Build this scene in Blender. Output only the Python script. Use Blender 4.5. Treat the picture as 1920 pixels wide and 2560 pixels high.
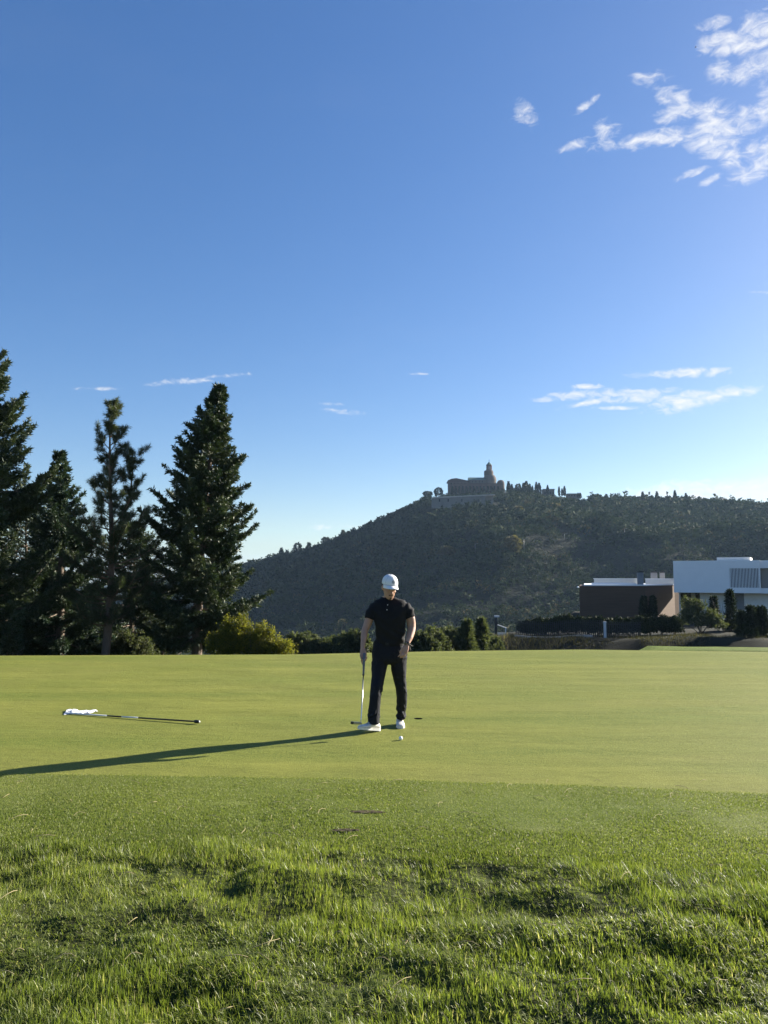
import bpy, bmesh, math, random
import numpy as np
from mathutils import Vector, Matrix, noise as mnoise

R = math.radians
scene = bpy.context.scene
for o in list(bpy.data.objects):
    bpy.data.objects.remove(o)
col = scene.collection

# ------------------------------------------------------------------ camera
FPX = 1923.0                    # focal length in pixels of the 1920 x 2560 photograph
PITCH = R(4.75)
CAM_Z = 1.72
cam_data = bpy.data.cameras.new('camera')
cam_data.sensor_fit = 'HORIZONTAL'
cam_data.sensor_width = 36.0
cam_data.lens = FPX / 1920.0 * 36.0
cam_data.clip_start = 0.05
cam_data.clip_end = 20000.0
cam = bpy.data.objects.new('camera', cam_data)
col.objects.link(cam)
cam.location = (0, 0, CAM_Z)
cam.rotation_euler = (R(90) + PITCH, 0, 0)
scene.camera = cam

CP, SP = math.cos(PITCH), math.sin(PITCH)
def ray(px, py):
    u = (px - 960.0) / FPX; v = (1280.0 - py) / FPX
    return Vector((u, CP - v * SP, SP + v * CP))
def at(px, py, Y):
    """world point seen at photograph pixel px,py standing at depth Y"""
    d = ray(px, py); t = Y / d.y
    return Vector((d.x * t, Y, CAM_Z + d.z * t))
def gp(px, py, z=0.0):
    d = ray(px, py); t = (z - CAM_Z) / d.z
    return Vector((d.x * t, d.y * t, z))

# ------------------------------------------------------------------ sun, sky, exposure
SUN_AZ = R(60.0)                # to the right of the viewing direction (+Y)
SUN_EL = R(20.5)
SUN_DIR = Vector((math.sin(SUN_AZ) * math.cos(SUN_EL), math.cos(SUN_AZ) * math.cos(SUN_EL), math.sin(SUN_EL)))
sun_data = bpy.data.lights.new('sun', 'SUN')
sun_data.energy = 5.0
sun_data.angle = R(0.53)
sun_data.color = (1.0, 0.93, 0.80)
sun = bpy.data.objects.new('sun', sun_data)
col.objects.link(sun)
sun.rotation_euler = (-SUN_DIR).to_track_quat('-Z', 'Y').to_euler()
sun.location = (30, 20, 30)

scene.view_settings.view_transform = 'Standard'
scene.view_settings.look = 'None'
scene.view_settings.exposure = 1.75
scene.view_settings.gamma = 1.0
scene.view_settings.use_curve_mapping = False

scene.cycles.use_denoising = True
scene.cycles.max_bounces = 6
scene.cycles.diffuse_bounces = 3
scene.cycles.glossy_bounces = 2
scene.cycles.transmission_bounces = 4
scene.cycles.volume_bounces = 0
scene.cycles.transparent_max_bounces = 8
scene.cycles.volume_step_rate = 1.0

world = bpy.data.worlds.new('World')
scene.world = world
world.use_nodes = True
SKY_STRENGTH = 0.0685

def build_sky():
    nt = world.node_tree; nt.nodes.clear()
    N, L = nt.nodes, nt.links
    def new(t, **k):
        n = N.new(t)
        for a, b in k.items(): setattr(n, a, b)
        return n
    def math_(op, a, b=None, c=None, clamp=False):
        n = new('ShaderNodeMath', operation=op, use_clamp=clamp)
        for i, s in enumerate((a, b, c)):
            if s is None: continue
            if isinstance(s, (int, float)): n.inputs[i].default_value = s
            else: L.new(s, n.inputs[i])
        return n.outputs[0]
    sky = new('ShaderNodeTexSky', sky_type='NISHITA')
    sky.sun_disc = False
    sky.sun_elevation = SUN_EL
    sky.sun_rotation = SUN_AZ
    sky.altitude = 500.0
    sky.air_density = 1.0
    sky.dust_density = 0.9
    sky.ozone_density = 3.0
    hs = new('ShaderNodeHueSaturation'); hs.inputs['Saturation'].default_value = 1.35; hs.inputs['Hue'].default_value = 0.512
    gm = new('ShaderNodeGamma'); gm.inputs['Gamma'].default_value = 0.8; L.new(sky.outputs[0], gm.inputs['Color']); L.new(gm.outputs[0], hs.inputs['Color'])
    geo = new('ShaderNodeTexCoord')
    d = geo.outputs['Generated']
    # the clouds of the photograph, as patches of the sky's own directions
    blobs = [
     (1786,61,36,20,0,0.7),(1803,104,52,26,8),(1842,121,56,15,2),(1908,87,62,44,15),(1918,156,34,46,0),(1795,182,34,24,0),
     (1857,182,34,26,-20),(1682,236,44,26,-30),(1627,193,42,18,5,0.7),(1708,278,64,18,14),(1781,318,58,60,35),(1660,342,140,19,7),
     (1525,336,34,30,-40,0.8),(1438,362,40,12,22,0.7),(1885,292,62,30,28),(1900,376,54,24,22),(1881,427,56,26,24),(1825,388,44,30,-35),
     (1725,434,42,9,20,0.6),(1777,449,30,10,28,0.6),(1313,286,38,26,-40,0.5),(1463,265,34,11,38,0.5),(1960,230,50,40,10),
     (1715,932,118,11,2),(1427,988,66,11,4),(1468,966,34,7,0),(1576,990,140,17,0),(1700,1006,80,22,8),(1797,986,92,16,9),
     (1470,1006,70,7,12),(1562,1020,66,5,0),(1354,999,24,6,0),
     (452,953,84,9,4,0.65),(565,940,56,6,5,0.5),(860,1028,52,8,-5,0.5),(830,1010,34,5,-2,0.4),(1047,935,26,3,0,0.5),(1905,731,34,4,0,0.5),
     (1790,1226,200,26,2,1.15),(830,1318,110,7,0,0.3),(250,972,60,5,0,0.3),
     # the same drift of cloud going on beyond the right edge
     (2150,120,160,70,12),(2230,330,190,60,10),(2400,600,200,50,5),(2200,980,160,22,3),(2600,250,220,90,15),(2150,1230,220,20,0)]
    m = None
    for (px, py, rx, ry, rot, *wt) in blobs:
        c = ray(px, py).normalized()
        right = Vector((1, 0, 0)); right = (right - c * right.dot(c)).normalized()
        up = right.cross(c).normalized()
        if up.z < 0: up = -up
        a = R(rot)
        t1 = right * math.cos(a) + up * math.sin(a)
        t2 = up * math.cos(a) - right * math.sin(a)
        k = 1.0 / FPX
        # pixels stretch towards the frame's corners
        foc = ray(px, py).length
        s1, s2 = rx * k / foc, ry * k / foc
        n1 = new('ShaderNodeVectorMath', operation='DOT_PRODUCT'); L.new(d, n1.inputs[0]); n1.inputs[1].default_value = t1 / s1
        n2 = new('ShaderNodeVectorMath', operation='DOT_PRODUCT'); L.new(d, n2.inputs[0]); n2.inputs[1].default_value = t2 / s2
        q = math_('MULTIPLY', n1.outputs['Value'], n1.outputs['Value'])
        q = math_('MULTIPLY_ADD', n2.outputs['Value'], n2.outputs['Value'], q)
        q = math_('SUBTRACT', wt[0] if wt else 1.0, q)
        m = q if m is None else math_('SMOOTH_MAX', m, q, 0.6)
    mask = math_('MAXIMUM', m, -3.0)
    mp = new('ShaderNodeMapping'); L.new(d, mp.inputs[0]); mp.inputs['Scale'].default_value = (1, 1, 2.0)
    n1 = new('ShaderNodeTexNoise'); L.new(mp.outputs[0], n1.inputs['Vector'])
    n1.inputs['Scale'].default_value = 55; n1.inputs['Detail'].default_value = 8; n1.inputs['Roughness'].default_value = 0.60
    n1.inputs['Distortion'].default_value = 0.6
    n2 = new('ShaderNodeTexNoise'); L.new(mp.outputs[0], n2.inputs['Vector'])
    n2.inputs['Scale'].default_value = 9; n2.inputs['Detail'].default_value = 5; n2.inputs['Roughness'].default_value = 0.6
    a = math_('MULTIPLY_ADD', math_('SUBTRACT', n1.outputs['Fac'], 0.5), 6.2, mask)
    a = math_('MULTIPLY_ADD', math_('SUBTRACT', n2.outputs['Fac'], 0.5), 1.0, a)
    mr = new('ShaderNodeMapRange', interpolation_type='SMOOTHSTEP', clamp=True)
    L.new(a, mr.inputs['Value']); mr.inputs['From Min'].default_value = -0.75; mr.inputs['From Max'].default_value = 2.5
    mr.inputs['To Max'].default_value = 0.97
    # thin high veil, barely there
    veil = new('ShaderNodeMapRange', interpolation_type='SMOOTHSTEP', clamp=True)
    n3 = new('ShaderNodeTexNoise'); mp3 = new('ShaderNodeMapping'); L.new(d, mp3.inputs[0]); mp3.inputs['Scale'].default_value = (2.2, 2.2, 7)
    L.new(mp3.outputs[0], n3.inputs['Vector']); n3.inputs['Scale'].default_value = 2.2; n3.inputs['Detail'].default_value = 8; n3.inputs['Roughness'].default_value = .6
    L.new(n3.outputs['Fac'], veil.inputs['Value']); veil.inputs['From Min'].default_value = .5; veil.inputs['From Max'].default_value = .85; veil.inputs['To Max'].default_value = .012
    cover = math_('MAXIMUM', mr.outputs['Result'], veil.outputs['Result'])
    mix = new('ShaderNodeMix', data_type='RGBA')
    L.new(cover, mix.inputs['Factor']); L.new(hs.outputs[0], mix.inputs[6])
    mix.inputs[7].default_value = CLOUD
    bg = new('ShaderNodeBackground'); L.new(mix.outputs[2], bg.inputs['Color']); bg.inputs['Strength'].default_value = SKY_STRENGTH
    out = new('ShaderNodeOutputWorld'); L.new(bg.outputs[0], out.inputs['Surface'])
CLOUD = (4.3, 4.35, 4.45, 1)
build_sky()

# ------------------------------------------------------------------ helpers
def tag(o, label=None, cat=None, group=None, kind=None):
    if label: o['label'] = label
    if cat: o['category'] = cat
    if group: o['group'] = group
    if kind: o['kind'] = kind
    return o
def empty(name, loc=(0, 0, 0), rz=0.0):
    o = bpy.data.objects.new(name, None); col.objects.link(o)
    o.empty_display_size = 0.2
    o.location = loc; o.rotation_euler = (0, 0, rz)
    return o
def link_mesh(name, me, mat=None, parent=None, smooth=False):
    if mat is not None:
        me.materials.clear(); me.materials.append(mat)
    if smooth:
        me.polygons.foreach_set('use_smooth', [True] * len(me.polygons))
    o = bpy.data.objects.new(name, me); col.objects.link(o)
    if parent is not None: o.parent = parent
    return o
def np_mesh(name, V, F, attrs=None):
    """V (n,3) and faces F (m,k) with k = 3 or 4"""
    V = np.asarray(V, dtype=np.float32); F = np.asarray(F, dtype=np.int32)
    me = bpy.data.meshes.new(name)
    k = F.shape[1]
    me.vertices.add(len(V)); me.vertices.foreach_set('co', V.ravel())
    me.loops.add(F.size); me.loops.foreach_set('vertex_index', F.ravel())
    me.polygons.add(len(F))
    me.polygons.foreach_set('loop_start', np.arange(0, F.size, k, dtype=np.int32))
    for a, vals in (attrs or {}).items():
        at_ = me.attributes.new(a, 'FLOAT', 'POINT'); at_.data.foreach_set('value', np.asarray(vals, dtype=np.float32))
    me.update(calc_edges=True)
    me.validate()
    return me

class MB:
    """collects closed shapes and links them as ONE mesh"""
    def __init__(s): s.v = []; s.f = []
    def add(s, vs, fs):
        n = len(s.v); s.v += [tuple(v) for v in vs]; s.f += [tuple(i + n for i in f) for f in fs]; return s
    def box(s, x0, x1, y0, y1, z0, z1, M=None):
        vs = [Vector((x, y, z)) for z in (z0, z1) for y in (y0, y1) for x in (x0, x1)]
        if M is not None: vs = [M @ v for v in vs]
        return s.add(vs, [(0,2,3,1),(4,5,7,6),(0,1,5,4),(2,6,7,3),(0,4,6,2),(1,3,7,5)])
    def prism(s, poly, z0, z1, M=None):
        """polygon in xy (counter-clockwise) pulled up from z0 to z1"""
        n = len(poly)
        vs = [Vector((p[0], p[1], z0)) for p in poly] + [Vector((p[0], p[1], z1)) for p in poly]
        if M is not None: vs = [M @ v for v in vs]
        fs = [tuple(range(n - 1, -1, -1)), tuple(range(n, 2 * n))] + [(i, (i + 1) % n, n + (i + 1) % n, n + i) for i in range(n)]
        return s.add(vs, fs)
    def tube(s, pts, rad, seg=10, flat=None, power=2.0):
        """closed tube through pts; rad: radius, or (ra, rb) along side/front axes, per point"""
        pts = [Vector(p) for p in pts]; n = len(pts)
        if not isinstance(rad, (list, tuple)): rad = [rad] * n
        rings = []
        front = Vector(flat) if flat is not None else None
        prev = None
        for i, p in enumerate(pts):
            t = (pts[min(i + 1, n - 1)] - pts[max(i - 1, 0)]).normalized()
            if front is not None: f = (front - t * front.dot(t)).normalized()
            else:
                if prev is None:
                    f = Vector((0, 1, 0)) if abs(t.y) < .9 else Vector((1, 0, 0))
                else: f = prev
                f = (f - t * f.dot(t)).normalized()
            prev = f
            sd = t.cross(f).normalized()
            ra, rb = rad[i] if isinstance(rad[i], (list, tuple)) else (rad[i], rad[i])
            ring = []
            for k in range(seg):
                a = 2 * math.pi * k / seg; c, q = math.cos(a), math.sin(a)
                if power != 2.0:
                    c = math.copysign(abs(c) ** (2 / power), c); q = math.copysign(abs(q) ** (2 / power), q)
                ring.append(p + sd * (ra * c) + f * (rb * q))
            rings.append(ring)
        vs = [v for r in rings for v in r] ; fs = []
        for i in range(n - 1):
            for k in range(seg):
                a, b = i * seg + k, i * seg + (k + 1) % seg
                fs.append((a, b, b + seg, a + seg))
        fs.append(tuple(range(seg - 1, -1, -1))); fs.append(tuple(range((n - 1) * seg, n * seg)))
        return s.add(vs, fs)
    def ball(s, c, r, M=None, seg=14, rings=9):
        c = Vector(c); r = (r, r, r) if not isinstance(r, (list, tuple)) else r
        vs = [Vector((0, 0, 1))]
        for i in range(1, rings):
            th = math.pi * i / rings
            for k in range(seg):
                a = 2 * math.pi * k / seg
                vs.append(Vector((math.sin(th) * math.cos(a), math.sin(th) * math.sin(a), math.cos(th))))
        vs.append(Vector((0, 0, -1)))
        fs = [(0, 1 + k, 1 + (k + 1) % seg) for k in range(seg)]
        for i in range(rings - 2):
            for k in range(seg):
                a = 1 + i * seg + k; b = 1 + i * seg + (k + 1) % seg
                fs.append((a, a + seg, b + seg, b))
        l = len(vs) - 1; o = 1 + (rings - 2) * seg
        fs += [(o + k, l, o + (k + 1) % seg) for k in range(seg)]
        vs = [c + Vector((v.x * r[0], v.y * r[1], v.z * r[2])) for v in vs]
        if M is not None: vs = [M @ v for v in vs]
        return s.add(vs, fs)
    def lathe(s, prof, seg=20, M=None):
        """profile (r, z) from bottom to top round the z axis"""
        vs = []; fs = []
        for (r, z) in prof:
            for k in range(seg):
                a = 2 * math.pi * k / seg; vs.append(Vector((r * math.cos(a), r * math.sin(a), z)))
        for i in range(len(prof) - 1):
            for k in range(seg):
                a, b = i * seg + k, i * seg + (k + 1) % seg
                fs.append((a, b, b + seg, a + seg))
        fs.append(tuple(range(seg - 1, -1, -1))); fs.append(tuple(range((len(prof) - 1) * seg, len(prof) * seg)))
        if M is not None: vs = [M @ v for v in vs]
        return s.add(vs, fs)
    def mesh(s, name):
        me = bpy.data.meshes.new(name); me.from_pydata(s.v, [], s.f); me.update(); return me
    def build(s, name, mat, parent=None, smooth=False, bevel=0.0, world=False):
        me = s.mesh(name)
        if bevel:
            bm = bmesh.new(); bm.from_mesh(me)
            bmesh.ops.bevel(bm, geom=list(bm.edges), offset=bevel, segments=2, affect='EDGES', clamp_overlap=True)
            bm.to_mesh(me); bm.free()
        o = link_mesh(name, me, mat, parent, smooth)
        if world and parent is not None:
            me.transform(Matrix.Translation(-Vector(parent.location)))
        return o

def fuse(name, mb, voxel, smooth_it=4, mat=None):
    """melt overlapping closed shapes into one continuous skin"""
    me = mb.mesh('tmp'); o = bpy.data.objects.new('tmp', me); col.objects.link(o)
    m = o.modifiers.new('r', 'REMESH'); m.mode = 'VOXEL'; m.voxel_size = voxel; m.adaptivity = 0
    if smooth_it:
        k = o.modifiers.new('s', 'SMOOTH'); k.factor = 0.5; k.iterations = smooth_it
    dg = bpy.context.evaluated_depsgraph_get(); dg.update()
    out = bpy.data.meshes.new_from_object(o.evaluated_get(dg)); out.name = name
    bpy.data.objects.remove(o); bpy.data.meshes.remove(me)
    out.polygons.foreach_set('use_smooth', [True] * len(out.polygons))
    return out

# ------------------------------------------------------------------ materials
def mat(name, base, rough=0.6, spec=0.3, metal=0.0, var=None, scale=5.0, detail=4.0, bump=0.0, bscale=None, attr=None,
        trans=0.0, tcol=None, stretch=None, bdist=0.02, coords='Object', sheen=0.0, mix3=None):
    """base colour with noise towards var; attr 'rnd' mixes towards mix3; trans = share of light let through (leaves)"""
    m = bpy.data.materials.new(name); m.use_nodes = True
    nt = m.node_tree; N, L = nt.nodes, nt.links
    b = N['Principled BSDF']; out = N['Material Output']
    b.inputs['Roughness'].default_value = rough; b.inputs['Metallic'].default_value = metal
    b.inputs['Specular IOR Level'].default_value = spec
    if sheen: b.inputs['Sheen Weight'].default_value = sheen
    cs = None
    tc = N.new('ShaderNodeTexCoord'); vec = tc.outputs[coords]
    if stretch:
        mp = N.new('ShaderNodeMapping'); L.new(vec, mp.inputs[0]); mp.inputs['Scale'].default_value = stretch; vec = mp.outputs[0]
    def nz(sc, dt, ro=.6):
        n = N.new('ShaderNodeTexNoise'); L.new(vec, n.inputs['Vector']); n.inputs['Scale'].default_value = sc
        n.inputs['Detail'].default_value = dt; n.inputs['Roughness'].default_value = ro; return n
    b.inputs['Base Color'].default_value = (*base, 1)
    if var is not None:
        n = nz(scale, detail)
        r = N.new('ShaderNodeMapRange'); L.new(n.outputs['Fac'], r.inputs[0]); r.inputs[1].default_value = .3; r.inputs[2].default_value = .7
        mx = N.new('ShaderNodeMix'); mx.data_type = 'RGBA'; L.new(r.outputs[0], mx.inputs[0])
        mx.inputs[6].default_value = (*base, 1); mx.inputs[7].default_value = (*var, 1); cs = mx.outputs[2]
    if attr is not None and mix3 is not None:
        a = N.new('ShaderNodeAttribute'); a.attribute_name = attr
        mx = N.new('ShaderNodeMix'); mx.data_type = 'RGBA'; L.new(a.outputs['Fac'], mx.inputs[0])
        if cs is not None: L.new(cs, mx.inputs[6])
        else: mx.inputs[6].default_value = (*base, 1)
        mx.inputs[7].default_value = (*mix3, 1); cs = mx.outputs[2]
    if cs is not None: L.new(cs, b.inputs['Base Color'])
    if bump:
        n = nz(bscale or scale * 4, 5); bp = N.new('ShaderNodeBump'); bp.inputs['Strength'].default_value = bump
        bp.inputs['Distance'].default_value = bdist; L.new(n.outputs['Fac'], bp.inputs['Height']); L.new(bp.outputs[0], b.inputs['Normal'])
    if trans:
        t = N.new('ShaderNodeBsdfTranslucent')
        if tcol is not None: t.inputs['Color'].default_value = (*tcol, 1)
        elif cs is not None: L.new(cs, t.inputs['Color'])
        else: t.inputs['Color'].default_value = (*base, 1)
        ms = N.new('ShaderNodeMixShader'); ms.inputs[0].default_value = trans
        L.new(b.outputs[0], ms.inputs[1]); L.new(t.outputs[0], ms.inputs[2]); L.new(ms.outputs[0], out.inputs['Surface'])
    return m

def smst(a, b, x):
    t = np.clip((np.asarray(x, dtype=float) - a) / (b - a), 0, 1); return t * t * (3 - 2 * t)

# smooth value noise for heights and densities (numpy)
_rs = np.random.RandomState(7); _tab = _rs.rand(256, 256)
def vnoise(x, y):
    x = np.asarray(x, float); y = np.asarray(y, float)
    xi = np.floor(x).astype(int); yi = np.floor(y).astype(int); fx = x - xi; fy = y - yi
    fx = fx * fx * (3 - 2 * fx); fy = fy * fy * (3 - 2 * fy)
    g = lambda a, b: _tab[a & 255, b & 255]
    return (g(xi, yi) * (1 - fx) + g(xi + 1, yi) * fx) * (1 - fy) + (g(xi, yi + 1) * (1 - fx) + g(xi + 1, yi + 1) * fx) * fy
def fbm(x, y, o=4):
    s = 0; a = .5; t = 0
    for k in range(o):
        s = s + a * vnoise(x * 2 ** k + 17.3 * k, y * 2 ** k + 9.1 * k); t += a; a *= .5
    return s / t
# ------------------------------------------------------------------ the lie of the land
def curve(pts):
    xs = np.array([p[0] for p in pts]); ys = np.array([p[1] for p in pts])
    return lambda x: np.interp(x, xs, ys)
_near = [gp(px, py) for px, py in ((-900,1928),(0,1938),(480,1945),(960,1953),(1440,1968),(1920,1990),(2900,2040))]
_rgh = [gp(px, py) for px, py in ((-900,2066),(0,2076),(400,2082),(900,2098),(1200,2112),(1500,2130),(1920,2150),(2900,2190))]
_far = [gp(px, py) for px, py in ((-1500,1640),(0,1636),(740,1633),(1100,1625),(1450,1621),(1920,1627),(3000,1640))]
Yn = curve(_near); Yr = curve(_rgh); Yf = curve(_far)

RIDGE = [(-600,1560),(100,1500),(350,1470),(560,1432),(660,1408),(700,1392),(760,1382),(815,1365),(880,1340),(940,1315),(1000,1284),
         (1045,1262),(1080,1245),(1110,1236),(1180,1230),(1260,1230),(1330,1234),(1400,1244),(1500,1260),(1600,1262),(1700,1262),(1800,1270),(1920,1276),(2300,1290),(3000,1330)]
_re = [((px - 960) / FPX / CP, ray(px, py).z / ray(px, py).y) for px, py in RIDGE]
ridge_slope = curve(_re)
Y_R = 700.0
def zhill(x, y):
    a = x / np.maximum(y, 1.0)
    zr = CAM_Z + Y_R * ridge_slope(a) - 1.0
    zv = -42.0
    t = (y - 230.0) / (Y_R - 230.0)
    tc = np.clip(t, 0, 1)
    g = .45 * tc + .55 * tc * tc * (3 - 2 * tc)
    z = zv + (zr - zv) * g
    z = z + np.where(t > 1, -(t - 1) * 60.0 * np.clip((zr + 40) / 100, 0, 1), 0)
    m = smst(.06, .16, a)
    z = z + m * 10.0 * np.exp(-((y - 480 - 20 * np.sin(a * 30)) / 45.0) ** 2)
    # terraces cut into the lower slope
    ter = 2.2 * np.sin((y + 9 * np.sin(x / 37)) / 5.2) * smst(.05, .2, tc) * (1 - smst(.5, .7, tc)) * .35
    z = z + (ter + (fbm(x / 60, y / 60, 4) - .5) * 9.0 + (fbm(x / 14, y / 14, 3) - .5) * 2.2) * smst(0, .15, tc) * (1 - .7 * smst(.9, 1, tc))
    return np.maximum(z, -60.0)
def zg(x, y):
    x = np.asarray(x, float); y = np.asarray(y, float)
    a = x / np.maximum(y, 1.0)
    yf = Yf(x)
    drop = np.clip(y - yf, 0, 32.0)
    z = -.132 * drop
    drop = smst(2, 14, drop)
    bank = smst(.055, .12, a) * smst(56.2, 58.8, y + 1.2 * (fbm(x / 4 + 3, y * 0, 2) - .5))
    z = z + 1.25 * bank - smst(.12, .05, a) * np.clip(y - 56, 0, 90) * .22 - smst(.245, .20, a) * np.clip(y - 66, 0, 70) * .20
    z = z + (fbm(x / 3.0, y / 3.0, 3) - .5) * .5 * drop
    v = smst(100, 230, y)
    z = z * (1 - v) + v * -42.0
    h = zhill(x, y)
    z = np.where(y > 225, h, z)
    return z
def zg1(x, y): return float(zg(np.array([x]), np.array([y]))[0])
def hill_hit(px, py, lo=240.0, hi=760.0):
    d = ray(px, py); ys = np.linspace(lo, hi, 1600); k = ys / d.y
    zz = CAM_Z + d.z * k; gz = zg(d.x * k, ys)
    w = np.where(zz < gz)[0]
    i = w[0] if len(w) else np.argmin(zz - gz)
    return Vector((d.x * k[i], ys[i], gz[i]))

M_green = None
def turf_material(name, c1, c2, c3, big, fine, bumpd, rough=.75, translucent=.0, stripes=0.0):
    m = bpy.data.materials.new(name); m.use_nodes = True
    nt = m.node_tree; N, L = nt.nodes, nt.links; b = N['Principled BSDF']; out = N['Material Output']
    b.inputs['Roughness'].default_value = rough; b.inputs['Specular IOR Level'].default_value = .08
    b.inputs['Sheen Weight'].default_value = .0; b.inputs['Sheen Roughness'].default_value = .5
    b.inputs['Sheen Tint'].default_value = (.75, .85, .35, 1)
    tc = N.new('ShaderNodeTexCoord')
    def nz(sc, dt, st=None, ro=.6):
        v = tc.outputs['Object']
        if st:
            mp = N.new('ShaderNodeMapping'); L.new(v, mp.inputs[0]); mp.inputs['Scale'].default_value = st; v = mp.outputs[0]
        n = N.new('ShaderNodeTexNoise'); L.new(v, n.inputs['Vector']); n.inputs['Scale'].default_value = sc; n.inputs['Detail'].default_value = dt
        n.inputs['Roughness'].default_value = ro; return n.outputs['Fac']
    def rng(f, a, bb):
        r = N.new('ShaderNodeMapRange'); L.new(f, r.inputs[0]); r.inputs[1].default_value = a; r.inputs[2].default_value = bb; return r.outputs[0]
    def mix(f, a, bb):
        x = N.new('ShaderNodeMix'); x.data_type = 'RGBA'; L.new(f, x.inputs[0])
        for s, i in ((a, 6), (bb, 7)):
            if isinstance(s, tuple): x.inputs[i].default_value = (*s, 1)
            else: L.new(s, x.inputs[i])
        return x.outputs[2]
    c = mix(rng(nz(big, 6, (.55, 1.0, 1)), .35, .65), c1, c2)
    c = mix(rng(nz(big * .33, 4), .45, .7), c, c3)
    c = mix(rng(nz(.55, 5, (.22, 1.5, 1)), .44, .66), c, tuple(v * k for v, k in zip(c1, (.80, .92, .85))))
    c = mix(rng(nz(fine, 3), .38, .72), c, tuple(v * 1.35 for v in c2))
    c = mix(rng(nz(fine * 1.7, 2), .56, .74), c, tuple(v * .45 for v in c1))
    L.new(c, b.inputs['Base Color'])
    b1 = N.new('ShaderNodeBump'); b1.inputs['Strength'].default_value = .8; b1.inputs['Distance'].default_value = bumpd
    L.new(nz(fine * 1.3, 4), b1.inputs['Height'])
    b2 = N.new('ShaderNodeBump'); b2.inputs['Strength'].default_value = .6; b2.inputs['Distance'].default_value = .11
    L.new(nz(1.1, 5, (.5, 1.2, 1)), b2.inputs['Height']); L.new(b2.outputs[0], b1.inputs['Normal'])
    L.new(b1.outputs[0], b.inputs['Normal'])
    return m

# ground: one sheet out to the horizon, fan-shaped grid (fine near, coarse far)
def build_ground():
    az = np.concatenate([np.linspace(-1.5, -.62, 24, endpoint=False), np.linspace(-.62, .62, 190), np.linspace(.62, 1.5, 25)[1:]])
    ys = np.concatenate([[-6, -2, 0], np.linspace(1.2, 8, 50), np.linspace(8.3, 30, 50), np.linspace(31, 100, 60), np.geomspace(102, 230, 26), np.linspace(234, 780, 150), np.geomspace(800, 6000, 18)])
    A, Y = np.meshgrid(az, ys)
    X = A * np.maximum(Y, 14.0)
    Z = zg(X, Y)
    # the bed below the putting surface and the fringe
    inside = (Y > Yr(X) + .1) & (Y < Yf(X) + 1.2)
    Z = np.where(inside, np.minimum(Z, 0) - .30, Z)
    Z = np.where(Y <= Yr(X) + .1, -.32, Z)
    n, m = Z.shape
    V = np.stack([X, Y, Z], -1).reshape(-1, 3)
    i = np.arange((n - 1) * m).reshape(n - 1, m)[:, :-1].ravel()
    F = np.stack([i, i + 1, i + m + 1, i + m], 1)
    me = np_mesh('ground', V, F)
    o = link_mesh('ground', me, M_soil, None, True)
    tag(o, kind='structure')
    return o
def rough_z(x, y):
    """lumpy turf of the long grass"""
    d = smst(-.05, .5, Yr(x) - y)
    return ((fbm(x * 1.9 + 3, y * 2.4, 3) - .5) * .13 + (fbm(x * 4.5, y * 5.5 + 8, 2) - .5) * .07) * d - .012

def ground_material():
    m = bpy.data.materials.new('soil and dry grass'); m.use_nodes = True
    nt = m.node_tree; N, L = nt.nodes, nt.links; b = N['Principled BSDF']
    b.inputs['Roughness'].default_value = .95; b.inputs['Specular IOR Level'].default_value = .1
    tc = N.new('ShaderNodeTexCoord')
    def nz(sc, dt=5, st=None):
        v = tc.outputs['Object']
        if st:
            mp = N.new('ShaderNodeMapping'); L.new(v, mp.inputs[0]); mp.inputs['Scale'].default_value = st; v = mp.outputs[0]
        n = N.new('ShaderNodeTexNoise'); L.new(v, n.inputs['Vector']); n.inputs['Scale'].default_value = sc; n.inputs['Detail'].default_value = dt; return n.outputs['Fac']
    def rng(f, a, bb):
        r = N.new('ShaderNodeMapRange'); L.new(f, r.inputs[0]); r.inputs[1].default_value = a; r.inputs[2].default_value = bb; return r.outputs[0]
    def mix(f, a, bb):
        x = N.new('ShaderNodeMix'); x.data_type = 'RGBA'; L.new(f, x.inputs[0])
        for s, i in ((a, 6), (bb, 7)):
            if isinstance(s, tuple): x.inputs[i].default_value = (*s, 1)
            else: L.new(s, x.inputs[i])
        return x.outputs[2]
    near = mix(rng(nz(6, 6), .4, .65), (.030, .034, .012), (.060, .074, .020))
    far = mix(rng(nz(.035, 6), .42, .6), (.016, .017, .012), (.012, .016, .010))
    far = mix(rng(nz(.25, 5, (.5, 1.6, 1)), .5, .7), far, (.022, .021, .014))
    sp = N.new('ShaderNodeSeparateXYZ'); L.new(tc.outputs['Object'], sp.inputs[0])
    c = mix(rng(sp.outputs['Y'], 24, 40), near, far)
    L.new(c, b.inputs['Base Color'])
    c = mix(rng(sp.outputs['Y'], 100, 240), c, mix(rng(nz(.55, 6), .45, .62), c, (.012, .016, .009)))
    L.new(c, b.inputs['Base Color'])
    bf = N.new('ShaderNodeBump'); bf.inputs['Distance'].default_value = .9; L.new(rng(sp.outputs['Y'], 120, 260), bf.inputs['Strength'])
    L.new(nz(.5, 7), bf.inputs['Height'])
    bp = N.new('ShaderNodeBump'); bp.inputs['Distance'].default_value = .05; bp.inputs['Strength'].default_value = .6
    L.new(nz(9, 6), bp.inputs['Height']); L.new(bf.outputs[0], bp.inputs['Normal']); L.new(bp.outputs[0], b.inputs['Normal'])
    return m
M_soil = ground_material()
build_ground()
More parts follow.
